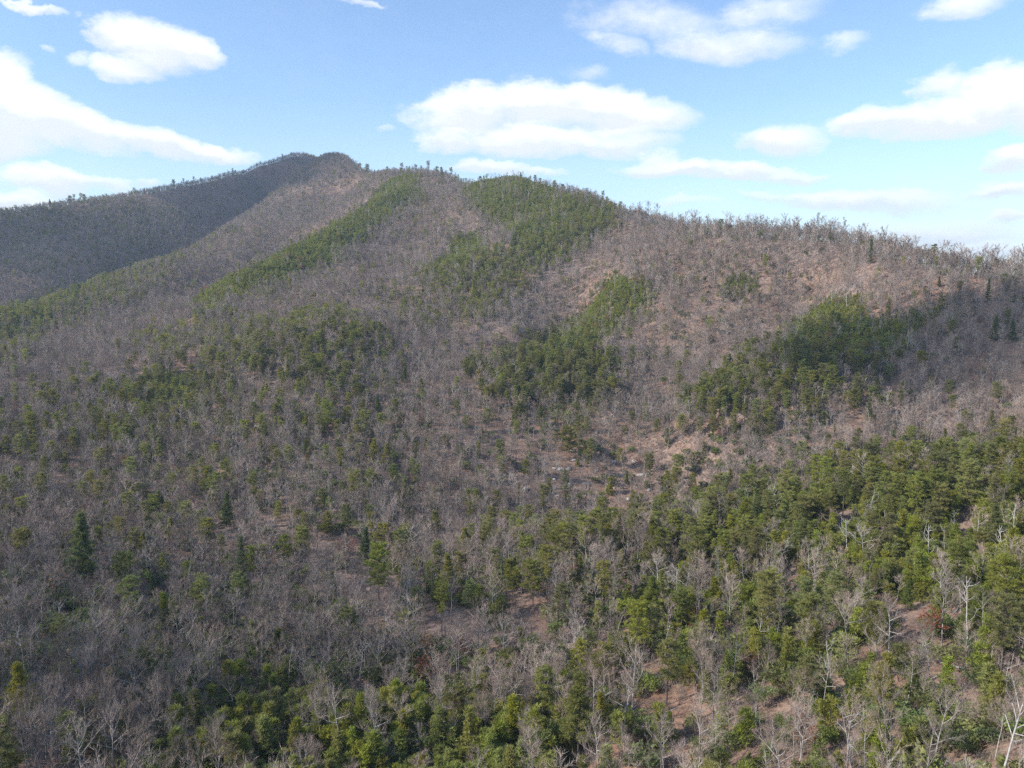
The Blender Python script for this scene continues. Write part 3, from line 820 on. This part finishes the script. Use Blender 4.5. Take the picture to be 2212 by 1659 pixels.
# ------------------------------------------------------------------ masses nobody could count: one object each, filled with instances
def stuff(name, label, x, y, scale, protos, tilt=0.04, zoff=0.0):
    col = bpy.data.collections.new(name + '_shapes')
    for p in protos: col.objects.link(p)
    n = len(x); z = ground(x, y) + zoff
    me = bpy.data.meshes.new(name); me.vertices.add(n); me.vertices.foreach_set('co', np.stack([x, y, z], -1).astype(np.float32).ravel())
    def attr(nm, ty, data):
        a = me.attributes.new(nm, ty, 'POINT'); a.data.foreach_set('vector' if ty == 'FLOAT_VECTOR' else 'value', data.ravel())
    attr('turn', 'FLOAT_VECTOR', np.stack([RNG.normal(size=n) * tilt, RNG.normal(size=n) * tilt, RNG.uniform(0, 6.283, n)], -1).astype(np.float32))
    wdt = RNG.uniform(0.88, 1.14, n)
    attr('size', 'FLOAT_VECTOR', np.stack([scale * wdt, scale * wdt, scale], -1).astype(np.float32))
    attr('pick', 'INT', RNG.integers(0, len(protos), n).astype(np.int32))
    o = bpy.data.objects.new(name, me); COL.objects.link(o)
    o['kind'] = 'stuff'; o['label'] = label
    t = bpy.data.node_groups.new(name + '_nodes', 'GeometryNodeTree')
    t.interface.new_socket('Geometry', in_out='INPUT', socket_type='NodeSocketGeometry')
    t.interface.new_socket('Geometry', in_out='OUTPUT', socket_type='NodeSocketGeometry')
    N = t.nodes.new; Lk = t.links.new
    gi, go, ip, ci = N('NodeGroupInput'), N('NodeGroupOutput'), N('GeometryNodeInstanceOnPoints'), N('GeometryNodeCollectionInfo')
    ci.inputs['Collection'].default_value = col; ci.inputs['Separate Children'].default_value = True; ci.inputs['Reset Children'].default_value = True
    def named(nm, ty):
        a = N('GeometryNodeInputNamedAttribute'); a.data_type = ty; a.inputs['Name'].default_value = nm; return a.outputs['Attribute']
    Lk(gi.outputs[0], ip.inputs['Points']); Lk(ci.outputs[0], ip.inputs['Instance'])
    ip.inputs['Pick Instance'].default_value = True
    Lk(named('pick', 'INT'), ip.inputs['Instance Index'])
    e = N('FunctionNodeEulerToRotation'); Lk(named('turn', 'FLOAT_VECTOR'), e.inputs[0]); Lk(e.outputs[0], ip.inputs['Rotation'])
    Lk(named('size', 'FLOAT_VECTOR'), ip.inputs['Scale'])
    Lk(ip.outputs[0], go.inputs[0])
    md = o.modifiers.new('planting', 'NODES'); md.node_group = t
    return o


# ------------------------------------------------------------------ single things: the ones that show largest
def base_pose(o, x, y, s, rz=None, tilt=0.04):
    z = float(ground(x, y))
    o.location = (x, y, z); o.rotation_euler = (RNG.normal() * tilt, RNG.normal() * tilt, RNG.uniform(0, 6.283) if rz is None else rz)
    w_ = RNG.uniform(0.9, 1.12)
    o.scale = (s * w_, s * w_, s)


class Kind:
    """One thing built with its parts per variant; every further one is a copy of it and of its parts."""
    def __init__(self, name, cat, group, shapes, parts):
        self.name, self.cat, self.group, self.src, self.shapes, self.parts = name, cat, group, {}, shapes, parts
    def place(self, x, y, s, label, variant=None, tilt=0.04, rz=None, group=None):
        k = int(RNG.integers(0, len(self.shapes))) if variant is None else variant
        if k not in self.src:
            root = bpy.data.objects.new(self.name, None); root.empty_display_size = 0.5; COL.objects.link(root)
            for (nm, m_), G_ in zip(self.parts, self.shapes[k]): G_.build(nm, [m_], root)
            self.src[k] = root; r_ = root
        else:
            r_ = self.src[k].copy(); COL.objects.link(r_)
            for ch in list(self.src[k].children):
                c_ = ch.copy(); COL.objects.link(c_); c_.parent = r_
        base_pose(r_, x, y, s, rz, tilt)
        r_['category'] = self.cat; r_['group'] = group or self.group; r_['label'] = label
        return r_


def rank(x, y, size):
    """Order of how large each shows in the picture; those out of the frame last."""
    z = ground(x, y); u, v, f = project(x, y, z + size * 0.5)
    infr = (u > 8) & (u < 2204) & (v > 5) & (v < 1652)
    return np.argsort(-(size / f) * np.where(infr, 1.0, 0.001)), infr

UNIT_H = {'pine': [p['H'] for p in PINE_P], 'bare': [p['H'] for p in BARE_P]}
HEMLOCK = [pine(900, H=20, Rc=2.5, crown=0.10, shape='cone', levels=20, n=26, size=0.6, width=0.13, tufts=4),
           pine(901, H=20, Rc=4.6, crown=0.16, shape='other', levels=17, n=30, size=0.75, width=0.14, tufts=6, per=6)]
k_bare = Kind('bare_tree', 'bare tree', 'bare trees of the winter wood on the lower slope', bare_near, (('trunk', M_BARK), ('crown', M_TWIG)))
k_pine = Kind('pine_tree', 'pine tree', 'tall pines on the slope', pine_near, (('trunk', M_PINEBARK), ('crown', M_PINE)))
k_hem = Kind('evergreen_tree', 'evergreen tree', 'soft-needled evergreens among the bare trees', HEMLOCK, (('trunk', M_PINEBARK), ('crown', M_BLUEPINE)))
k_young = Kind('young_pine', 'young pine', 'young pines of the thickets', young_near, (('trunk', M_PINEBARK), ('crown', M_YOUNG)))
k_laurel = Kind('evergreen_shrub', 'shrub', 'evergreen shrubs under the trees', laurel_near, (('stem', M_PINEBARK), ('foliage', M_LAUREL)))


class One:
    """A thing that is a single mesh."""
    def __init__(self, name, cat, group, geos, mats):
        self.me = [G_.build(name, mats, link=False).data for G_ in geos]; self.name, self.cat, self.group = name, cat, group
    def place(self, x, y, s, label, variant=None, tilt=0.04):
        k = int(RNG.integers(0, len(self.me))) if variant is None else variant
        o = bpy.data.objects.new(self.name, self.me[k]); COL.objects.link(o)
        base_pose(o, x, y, s, None, tilt)
        o['category'] = self.cat; o['group'] = self.group; o['label'] = label
        return o


# landmark trees, found by their foot in the photograph: kind, u, v of the foot, height in the 2212 frame, variant, label
LM = [
    (k_hem, 183, 1262, 158, 1, 'broad full-crowned bright evergreen rising alone among bare trees on the lower left slope'),
    (k_hem, 522, 1292, 140, 0, 'narrow spire-shaped evergreen left of centre, the slimmest conifer on the lower slope'),
    (k_hem, 490, 1145, 84, 1, 'small bluish evergreen uphill from the slim spire-shaped evergreen'),
    (k_pine, 818, 1300, 122, 2, 'rounded dark pine with a dense dome crown in the lower centre left'),
    (k_hem, 788, 1220, 84, 1, 'loose bluish evergreen just uphill of the rounded dome pine'),
    (k_pine, 755, 1158, 70, 0, 'small layered pine up the slope from the rounded dome pine'),
    (k_pine, 705, 1165, 62, 5, 'small rounded pine left of the small layered pine'),
    (k_pine, 1230, 998, 76, 2, 'lone umbrella-topped pine on a bare trunk above the open leafy hollow'),
    (k_pine, 1172, 1142, 98, 4, 'lone yellowish pine with a visible trunk in the open leafy hollow'),
    (k_pine, 1107, 1300, 98, 5, 'rounded pine, left one of the pair on the near crest'),
    (k_pine, 1152, 1305, 100, 2, 'rounded pine, right one of the pair on the near crest'),
    (k_pine, 940, 1325, 80, 5, 'pine top showing over bare trees left of the pine pair'),
    (k_pine, 1008, 1325, 76, 5, 'small yellow-green pine top between the pine pair and its left neighbour'),
    (k_hem, 875, 832, 42, 1, 'dark conical evergreen standing by itself in the middle of the slope'),
    (k_hem, 818, 898, 44, 1, 'dark blue-green spreading evergreen below the dark conical one'),
    (k_pine, 710, 940, 70, 0, 'layered pine in the middle left with a full rounded crown'),
    (k_pine, 548, 930, 62, 1, 'pine with two stacked crown tiers left of the layered pine'),
    (k_pine, 1246, 1672, 235, 3, 'very tall pine at the bottom centre reaching up from the frame edge'),
    (k_pine, 1440, 1520, 150, 1, 'tall thin pine right of the very tall bottom pine'),
    (k_pine, 1795, 1345, 110, 2, 'bushy pine with a dark shadow in the lower right'),
    (k_pine, 1880, 1420, 118, 0, 'pale olive pine at the upper edge of the open lower right slope'),
    (k_pine, 1910, 1150, 130, 0, 'tall pine rising above the near crest right of centre'),
    (k_pine, 2085, 1120, 125, 2, 'big dense pine clump tree at the top of the near crest'),
    (k_pine, 1720, 1230, 120, 3, 'tall straight pine with a dark trunk amid the young pines'),
    (k_pine, 398, 795, 36, 2, 'dark rounded pine on the left spur'), (k_pine, 290, 790, 34, 4, 'flat-topped pine at the left end of the left spur'),
    (k_pine, 68, 950, 58, 2, 'rounded pine near the left edge, higher one'), (k_pine, 160, 985, 46, 2, 'broad low pine right of the higher left-edge pine'),
    (k_pine, 20, 1000, 60, 5, 'dark pine touching the left edge'),
    (k_hem, 2132, 655, 54, 0, 'dark columnar evergreen on the upper right brow'), (k_hem, 2028, 622, 24, 1, 'tiny dark evergreen left of the dark columnar one'),
    (k_hem, 2148, 740, 58, 1, 'dark evergreen in the cloud shadow on the right, left of two'), (k_hem, 2186, 742, 50, 1, 'dark evergreen in the cloud shadow on the right, right of two'),
    (k_hem, 1880, 570, 54, 0, 'dark columnar evergreen among bare trees on the right ridge top'),
    (k_pine, 2016, 580, 52, 4, 'umbrella-shaped pine on the right skyline'), (k_pine, 2110, 610, 56, 4, 'thin flat-topped pine right of the umbrella-shaped skyline pine'),
    (k_pine, 1650, 600, 50, 4, 'pine alone on the upper right slope'), (k_pine, 1555, 520, 46, 4, 'thin pine on the ridge with sky behind its top'),
    (k_hem, 330, 1290, 50, 1, 'small evergreen half hidden between bare trees in the lower left'),
    (k_pine, 1820, 1120, 105, 1, 'middle pine of the row along the near crest'), (k_pine, 1560, 850, 50, 0, 'pine at the head of the right pine stand'),
    (k_pine, 1925, 835, 50, 4, 'open-crowned pine right of the right pine stand'), (k_pine, 2048, 870, 46, 0, 'lone pine below the cloud shadow on the right'),
    (k_pine, 1845, 900, 58, 2, 'broad pine just below the right pine stand'), (k_pine, 600, 1130, 50, 5, 'small dull pine left of centre in the bare wood'),
    (k_pine, 945, 1160, 60, 5, 'thin pine in the bare wood right of the small layered pine'), (k_hem, 1960, 1320, 70, 1, 'short full evergreen right of the bushy shadowed pine'),
]
SKY = [(150, 15, 'leftmost of the skyline pine clump at the left'), (160, 17, 'second pine of the left skyline clump'), (172, 18, 'third pine of the left skyline clump'), (182, 14, 'last pine of the left skyline clump'),
       (374, 15, 'dark pine alone on the left skyline below the summit'), (397, 12, 'small pine right of the dark skyline pine'), (418, 13, 'windblown pine highest on the left skyline'),
       (110, 14, 'thin pine left of the left skyline clump'), (292, 13, 'pine at the end of the skyline row of bare trees'),
       (778, 13, 'first skyline pine in the saddle under the summit'), (792, 17, 'second skyline pine in the saddle under the summit'), (808, 12, 'third skyline pine in the saddle'), (838, 13, 'fourth skyline pine in the saddle'),
       (868, 20, 'fifth skyline pine in the saddle, a tall one'), (882, 14, 'sixth skyline pine in the saddle, a low one'), (898, 17, 'seventh skyline pine in the saddle'), (908, 15, 'eighth skyline pine in the saddle'),
       (927, 24, 'tallest flat-topped pine on the central skyline'), (944, 18, 'pine right of the tallest central skyline pine'), (957, 18, 'slim pine two right of the tallest central skyline pine'), (976, 22, 'umbrella pine at the right end of the central skyline row'),
       (1006, 12, 'small pine left of the green knoll skyline'), (1037, 12, 'small pine where the green knoll begins'), (1126, 13, 'thin dead-looking pine on top of the green knoll'), (1157, 16, 'left pine of the pair at the knoll edge'),
       (1167, 13, 'right pine of the pair at the knoll edge'), (1198, 18, 'dark pine just below the knoll on the skyline'), (1216, 14, 'second dark pine below the knoll'), (1302, 24, 'dark pine halfway down the right skyline'),
       (1268, 20, 'pine before the dark one halfway down the right skyline'), (1340, 26, 'low dark pine on the right skyline flank')]
marks = []
for (kd, u, v, hp, var, lab) in LM:
    h_ = hit(u, v)
    if h_ is None: continue
    f = project(*h_)[2]; H0 = 20.0 if kd is k_hem else PINE_P[var]['H']
    kd.place(h_[0], h_[1], float(hp / FPX * f / H0), lab, var, 0.03); hh_ = math.hypot(h_[0], h_[1])
    for st_ in (((0, 4.0), (7, 3.5)) if v > 1330 else ((0, 5.0), (8, 4.5), (16, 4.0), (24, 3.0))): marks.append((h_[0] * (1 - st_[0] / hh_), h_[1] * (1 - st_[0] / hh_), st_[1]))
for (u, hp, lab) in SKY:
    v = 300.0
    while v < 640 and hit(u, v) is None: v += 1.0
    h_ = hit(u, v + 1.5)
    f = project(*h_)[2]; var = int(RNG.integers(0, 6)) if hp < 20 else 4
    k_pine.place(h_[0], h_[1], (hp * 1.2 + 4) / FPX * f / PINE_P[var]['H'], lab, var, 0.05, group='pines along the skyline'); marks.append((h_[0], h_[1], 3.0))
# the old track cut across the upper slope
M_TRACK, g = mat('bare_track')
n = g.noise(g.n('ShaderNodeNewGeometry').outputs['Position'], 0.5, 5.0, 0.65)
c = g.mix(g.ramp(n.outputs['Fac'], [(0.35, 0.0), (0.7, 1.0)]), (0.27, 0.18, 0.135), (0.40, 0.31, 0.26))
b = g.n('ShaderNodeBsdfPrincipled', {'Base Color': c, 'Roughness': 0.95}); g.n('ShaderNodeOutputMaterial', {0: b.outputs[0]})
tp = [hit(u, v) for u, v in ((1215, 590), (1260, 580), (1300, 572), (1340, 564), (1380, 559), (1420, 554), (1460, 549), (1500, 545), (1550, 540), (1600, 535), (1650, 534))]
tp = [q for q in tp if q]
tv = []
for a, b_ in zip(tp[:-1], tp[1:]):
    for k_ in range(12):
        t_ = k_ / 12; tv.append((a[0] * (1 - t_) + b_[0] * t_, a[1] * (1 - t_) + b_[1] * t_))
tv = np.array(tv); tg = np.gradient(tv, axis=0); tg /= np.linalg.norm(tg, axis=1)[:, None]; nn_ = np.stack([-tg[:, 1], tg[:, 0]], 1)
pv = []
for w_ in (-1.3, -0.45, 0.45, 1.3):
    q = tv + nn_ * (w_ + vnoise(tv[:, 0], tv[:, 1], 9.0, 5, 2)[:, None] - 0.5); pv.append(np.stack([q[:, 0], q[:, 1], ground(q[:, 0], q[:, 1]) + 0.3], -1))
track = mesh_obj('path', np.concatenate(pv), grid_faces(4, len(tv)), [M_TRACK], smooth=True); track['kind'] = 'structure'
for q in tv[::4]:
    hh_ = math.hypot(q[0], q[1]); marks.append((q[0], q[1], 2.5)); marks.append((q[0] * (1 - 6 / hh_), q[1] * (1 - 6 / hh_), 2.5))
marks = np.array(marks)


def clear(x, y):
    ok = np.ones(len(x), bool)
    for mx, my, mr in marks: ok &= (x - mx) ** 2 + (y - my) ** 2 > mr * mr
    return ok


# words for where a tree stands: the easiest landmark to find near it
REF = [('the broad full evergreen', 183, 1190), ('the slim evergreen spire', 522, 1230), ('the rounded dome pine', 818, 1240), ('the small layered pine', 755, 1130), ('the lone trunked pine in the hollow', 1172, 1095),
       ('the pair of rounded pines', 1130, 1255), ('the lone umbrella pine', 1230, 960), ('the very tall bottom pine', 1250, 1550), ('the tall thin pine', 1440, 1440), ('the bushy shadowed pine', 1795, 1300), ('the pale olive pine', 1880, 1370),
       ('the top of the near crest', 2085, 1060), ('the dark-trunked pine', 1720, 1160), ('the middle crest pine', 1820, 1060), ('the bottom left corner', 60, 1600), ('the bottom right corner', 2150, 1600), ('the bottom green thicket', 620, 1580),
       ('the left edge', 20, 1380), ('the right pine stand', 1650, 850), ('the open orange leaf slope', 1900, 1500), ('the central pine stand', 1200, 820), ('the layered pine', 710, 910), ('the dark conical evergreen', 875, 812),
       ('the bare grove above the thicket', 560, 1400), ('the mossy undergrowth', 1050, 1420), ('the knoll pine band', 1150, 570), ('the left spur pines', 480, 770), ('the left-edge pines', 60, 920), ('the right edge', 2195, 1250),
       ('the leafy hollow', 1420, 1080), ('the cloud shadow', 2050, 780), ('the green left crest', 120, 650), ('the small bluish evergreen', 490, 1110), ('the fallen logs', 1640, 1600)]
ORD = ['nearest', 'second', 'third', 'fourth', 'fifth', 'sixth', 'seventh', 'eighth', 'ninth', 'tenth', 'eleventh', 'twelfth', 'thirteenth', 'fourteenth', 'fifteenth', 'sixteenth', 'seventeenth', 'eighteenth', 'nineteenth', 'twentieth'] + [t_ + '-' + q_ for t_ in ('twenty', 'thirty', 'forty') for q_ in ('first', 'second', 'third', 'fourth', 'fifth', 'sixth', 'seventh', 'eighth', 'ninth')]


def labels_for(nouns, x, y, size):
    """One label each: what it is, then its order of distance from a landmark, on one side of it."""
    u, v, f = project(x, y, ground(x, y) + size * 0.5)
    slots = {}
    for i in range(len(x)):
        j = min(range(len(REF)), key=lambda q: (REF[q][1] - u[i]) ** 2 + (REF[q][2] - v[i]) ** 2)
        du, dv = u[i] - REF[j][1], v[i] - REF[j][2]
        side = ('right of' if du > 0 else 'left of') if abs(du) > abs(dv) * 1.2 else ('below' if dv > 0 else 'above')
        slots.setdefault((nouns[i], side, j), []).append((du * du + dv * dv, i))
    out = [None] * len(x)
    for (nn, side, j), lst in slots.items():
        for r_, (_, i) in enumerate(sorted(lst)):
            out[i] = (nn + ' ' + side + ' ' + REF[j][0]) if len(lst) == 1 else (ORD[min(r_, 46)] + ' ' + nn + ' ' + side + ' ' + REF[j][0])
    return out


BARE_WORD = ['wide-crowned bare grey tree', 'upright bare grey tree', 'high-crowned bare grey tree', 'low-forking bare grey tree', 'slender bare grey tree', 'small bare grey tree', 'large spreading bare tree', 'leaning bare grey tree']
PINE_WORD = ['round-topped green pine', 'tall rounded green pine', 'squat rounded green pine', 'pointed green pine', 'flat-topped green pine', 'small round green pine']
YOUNG_WORD = ['bright young pine', 'low bushy young pine', 'taller young pine', 'rounded young pine']
SHRUB_WORD = ['evergreen shrub', 'low evergreen shrub', 'tall evergreen shrub', 'spreading evergreen shrub']
SNAG_WORD = ['pale dead tree', 'pale dead pole of a tree', 'tall pale dead tree', 'short pale dead stub', 'many-limbed pale dead tree']


def settle(kind_, x, y, size, words_, smin, smax, nmax, tilt=0.04):
    """The nmax that show largest become things; returns the rest."""
    c_ = clear(x, y); x, y = x[c_], y[c_]
    order, infr = rank(x, y, size)
    idx = order[:nmax]; idx = idx[infr[idx]]
    var = RNG.integers(0, len(words_), len(idx))
    labs = labels_for([words_[k_] for k_ in var], x[idx], y[idx], size)
    for q, k_, lab in zip(idx, var, labs):
        s = smin + (smax - smin) * float(RNG.random())
        kind_.place(float(x[q]), float(y[q]), s, lab, int(k_), tilt)
    rest = np.ones(len(x), bool); rest[idx] = False
    return x[rest], y[rest]


bx, by = settle(k_bare, bx, by, 17.0, BARE_WORD, 0.42, 0.82, 300, 0.05)
px_, py_ = settle(k_pine, px_, py_, 15.0, PINE_WORD, 0.62, 0.98, 262)
yx, yy = settle(k_young, yx, yy, 5.0, YOUNG_WORD, 0.9, 1.75, 300)
lx, ly = settle(k_laurel, lx, ly, 2.5, SHRUB_WORD, 0.8, 1.7, 300)
k_snag = One('dead_tree', 'dead tree', 'pale dead trees standing on the slope', snag_s, [M_SNAG])
sx_, sy_ = settle(k_snag, sx_, sy_, 12.0, SNAG_WORD, 0.5, 1.0, 300, 0.07)
def rusty(seed):
    T, K = bare_tree(seed, H=7, Rc=2.4, fork=0.3, limbs=6, sub=2, twigs=3, tl=0.7)
    rng = np.random.default_rng(seed); cs = rng.normal(size=(60, 3)); cs = cs / np.linalg.norm(cs, axis=1)[:, None] * (rng.random((60, 1)) ** 0.4) * np.array([2.3, 2.3, 2.1]) + np.array([0, 0, 4.6])
    K2 = Geo(); needle_tuft(K2, cs, np.zeros((60, 3)), 9, 0.45, 0.22, rng); return T, K2
k_rust = Kind('rusty_leaved_tree', 'small tree', 'small trees holding rusty dead leaves', [rusty(950 + i) for i in range(3)], (('trunk', M_BARK), ('crown', M_RUST)))
ux_, uy_ = settle(k_rust, ux_, uy_, 5.0, ['small rusty-leaved tree', 'bushy rusty-leaved tree', 'thin rusty-leaved tree'], 0.7, 1.3, 280)

def log_geo(seed):
    rng = np.random.default_rng(seed); T = Geo(); L = rng.uniform(5, 11)
    a = walk((-L / 2, 0, 0.25), (1, 0, 0), L, 5, 0.0, 0.03, rng); tube(T, a, np.linspace(0.2, 0.08, 6), 6)
    for k_ in range(4):
        j = rng.integers(2, 5); tube(T, walk(a[j], (0.7, rng.normal() * 0.7, abs(rng.normal()) * 0.6), rng.uniform(0.8, 2.4), 2, 0.05, 0.1, rng), np.linspace(0.06, 0.02, 3), 3)
    return T
k_log = One('fallen_log', 'fallen log', 'fallen logs on the leaf litter', [log_geo(970 + i) for i in range(4)], [M_SNAG])
order, infr = rank(fx_, fy_, 1.0); order = order[:150]; order = order[infr[order]]
labs = labels_for(['pale fallen log'] * len(order), fx_[order], fy_[order], 0.5)
for q, lab in zip(order, labs):
    o = k_log.place(float(fx_[q]), float(fy_[q]), float(RNG.uniform(0.7, 1.2)), lab)
    x, y = float(fx_[q]), float(fy_[q])
    gxx = float(ground(x + 2, y) - ground(x - 2, y)) / 4; gyy = float(ground(x, y + 2) - ground(x, y - 2)) / 4
    nrm = mathutils.Vector((-gxx, -gyy, 1)).normalized()
    o.rotation_euler = (nrm.to_track_quat('Z', 'X') @ mathutils.Euler((0, 0, float(RNG.uniform(0, 6.28)))).to_quaternion()).to_euler()

# boulders in the hollow
M_ROCK, g = mat('grey_rock')
n = g.noise(g.n('ShaderNodeTexCoord').outputs['Object'], 1.6, 5.0, 0.65)
c = g.mix(g.ramp(n.outputs['Fac'], [(0.35, 0.0), (0.65, 1.0)]), (0.24, 0.215, 0.195), (0.46, 0.43, 0.40))
b = g.n('ShaderNodeBsdfPrincipled', {'Base Color': vary(g, c, 0.2, 0.01, 0.2), 'Roughness': 0.9}); g.n('ShaderNodeOutputMaterial', {0: b.outputs[0]})
def rock(seed):
    import bmesh
    bm = bmesh.new(); bmesh.ops.create_icosphere(bm, subdivisions=2, radius=1.0)
    rng = np.random.default_rng(seed); ax = rng.normal(size=(9, 3)); ax /= np.linalg.norm(ax, axis=1)[:, None]; lim = rng.uniform(0.55, 0.9, 9)
    for vv in bm.verts:
        p_ = np.array(vv.co)
        for a_, l_ in zip(ax, lim):
            t_ = p_ @ a_
            if t_ > l_: p_ = p_ - a_ * (t_ - l_)
        vv.co = p_ * np.array([1.2, 0.9, 0.6])
    G_ = Geo(); G_.add([tuple(v_.co) for v_ in bm.verts], [[v_.index for v_ in f_.verts] for f_ in bm.faces]); bm.free(); return G_
k_rock = One('boulder', 'boulder', 'boulders lying in the leafy hollow', [rock(980 + i) for i in range(4)], [M_ROCK])
bp_ = []
for i in range(70):
    cu, cv, su, sv = [(1420, 1085, 60, 28), (1240, 985, 60, 22), (640, 915, 26, 10), (1180, 1060, 90, 30)][i % 4]
    h_ = hit(cu + RNG.normal() * su, cv + RNG.normal() * sv)
    if h_: bp_.append(h_)
bp_ = np.array(bp_); labs = labels_for(['grey boulder'] * len(bp_), bp_[:, 0], bp_[:, 1], 0.5)
for h_, lab in zip(bp_, labs): k_rock.place(float(h_[0]), float(h_[1]), float(RNG.uniform(0.7, 2.2)), lab, None, 0.2)

# ------------------------------------------------------------------ the uncountable rest
def bands(x, y, lim):
    d = np.hypot(x, y); return d < lim, d >= lim
m_, f_ = bands(bx, by, 620)
uu_, vv_, ff_ = project(bx[f_], by[f_], ground(bx[f_], by[f_]))
tall_far = RNG.uniform(0.38, 0.76, f_.sum()) * np.where((uu_ > 1380) & (vv_ < 590), 1.08, 1.0) * np.clip(1.35 - ff_ / 3600, 0.7, 1.0)
stuff('bare_woodland', 'grey leafless woodland covering the middle slopes', bx[m_], by[m_], RNG.uniform(0.38, 0.78, m_.sum()), [joined(T, K, 'bare_shape', M_BARK, M_TWIG) for T, K in bare_mid], 0.06)
stuff('far_bare_woodland', 'grey leafless woodland covering the far ridges', np.concatenate([bx[f_], ridge[:, 0]]), np.concatenate([by[f_], ridge[:, 1]]), np.concatenate([tall_far, RNG.uniform(0.75, 1.2, len(ridge))]), [joined(T, K, 'far_bare_shape', M_BARK, M_TWIG) for T, K in bare_far], 0.06)
m_, f_ = bands(px_, py_, 560)
stuff('pine_woodland', 'green pines scattered through the middle slopes', px_[m_], py_[m_], RNG.uniform(0.58, 0.95, m_.sum()), [joined(T, K, 'pine_shape', M_PINEBARK, M_PINE) for T, K in pine_near])
stuff('far_pine_woodland', 'green pines on the far ridges', px_[f_], py_[f_], RNG.uniform(0.45, 0.8, f_.sum()), [joined(T, K, 'far_pine_shape', M_PINEBARK, M_PINE) for T, K in pine_far])
m_, f_ = bands(yx, yy, 420)
stuff('young_pine_thicket', 'bright green thickets of young pine', yx[m_], yy[m_], RNG.uniform(0.8, 1.65, m_.sum()), [joined(T, K, 'young_shape', M_PINEBARK, M_YOUNG) for T, K in young_near])
stuff('far_young_pine_thicket', 'dense green young pine covering the far spurs', yx[f_], yy[f_], RNG.uniform(0.5, 1.0, f_.sum()), [joined(T, K, 'far_young_shape', M_PINEBARK, M_YOUNG) for T, K in young_far])
stuff('evergreen_undergrowth', 'dark evergreen undergrowth below the trees', lx, ly, RNG.uniform(0.8, 1.9, len(lx)), [joined(T, K, 'laurel_shape', M_PINEBARK, M_LAUREL) for T, K in laurel_far])
stuff('brush', 'twiggy brown brush on the forest floor', rx, ry, RNG.uniform(0.6, 1.3, len(rx)), [T.build('brush_shape', [M_BRUSH], link=False) for T in brush_s])
stuff('far_dead_trees', 'pale dead trees dotted over the far slopes', sx_, sy_, RNG.uniform(0.6, 1.0, len(sx_)), [T.build('snag_shape', [M_SNAG], link=False) for T in snag_s])

# ------------------------------------------------------------------ drifting clouds beside the view, whose shade lies on the slopes; the thin last one is added to dim
M_CLOUD, g = mat('cloud_vapour')
b = g.n('ShaderNodeVolumePrincipled', {'Color': (0.97, 0.98, 1.0, 1), 'Density': 0.015, 'Anisotropy': 0.3}); g.n('ShaderNodeOutputMaterial', {'Volume': b.outputs[0]})
def cloud(u, v, d, alt, rx_, ry_, label, seed, thick=1.0):
    x, y, z = [float(q) for q in point(u, v, d)]
    t_ = (alt - z) / SUN_DIR[2]; cx_, cy_ = x + SUN_DIR[0] * t_, y + SUN_DIR[1] * t_
    nu, nv = 40, 24; vs, fs = [], []
    for i in range(nv + 1):
        th = math.pi * i / nv
        for k_ in range(nu):
            ph = 2 * math.pi * k_ / nu
            p_ = np.array([math.sin(th) * math.cos(ph), math.sin(th) * math.sin(ph), math.cos(th)])
            q_ = 1 + 0.55 * (float(vnoise(np.array([p_[0] * 2 + seed * 7.3 + p_[2]]), np.array([p_[1] * 2 - p_[2] * 1.7]), 0.9, seed, 3)[0]) - 0.5) * 2
            zz = p_[2] * (70 if p_[2] > 0 else 22) * thick
            vs.append((p_[0] * rx_ * q_, p_[1] * ry_ * q_, zz * q_))
    for i in range(nv):
        for k_ in range(nu):
            a, b_ = i * nu + k_, i * nu + (k_ + 1) % nu
            fs.append((a, a + nu, b_ + nu, b_))
    o = mesh_obj('cloud', vs, fs, [M_CLOUD], smooth=True); o.location = (cx_, cy_, alt); o['kind'] = 'stuff'; o['label'] = label
    return cx_, cy_
print(cloud(2130, 745, 520, 780, 150, 62, 'white cloud shading the right slope', 1))
print(cloud(520, 395, 1830, 980, 270, 300, 'white cloud shading the flank below the summit', 2))
print(cloud(120, 520, 1450, 980, 260, 170, 'white cloud shading the far left slope', 3, 0.45))
print(cloud(210, 1400, 205, 700, 110, 55, 'thin white cloud added out of view to dim the lower left slope', 4, 0.2))  # unseen cloud, added only to dim the lower left slope

# ------------------------------------------------------------------ the air
M_AIR, g = mat('air')
vol = g.n('ShaderNodeVolumePrincipled', {'Color': (0.62, 0.80, 1.0, 1), 'Density': 0.00010, 'Anisotropy': 0.1})
g.n('ShaderNodeOutputMaterial', {'Volume': vol.outputs[0]})
hv = [(sx1 * 5600 - 300, sy1 * 5600 + 1200, z1) for z1 in (-460.0, 440.0) for sy1 in (-1, 1) for sx1 in (-1, 1)]
haze = mesh_obj('haze', hv, [(0, 2, 3, 1), (4, 5, 7, 6), (0, 1, 5, 4), (2, 6, 7, 3), (0, 4, 6, 2), (1, 3, 7, 5)], [M_AIR]); haze['kind'] = 'stuff'; haze['label'] = 'thin blue air between the ridges'
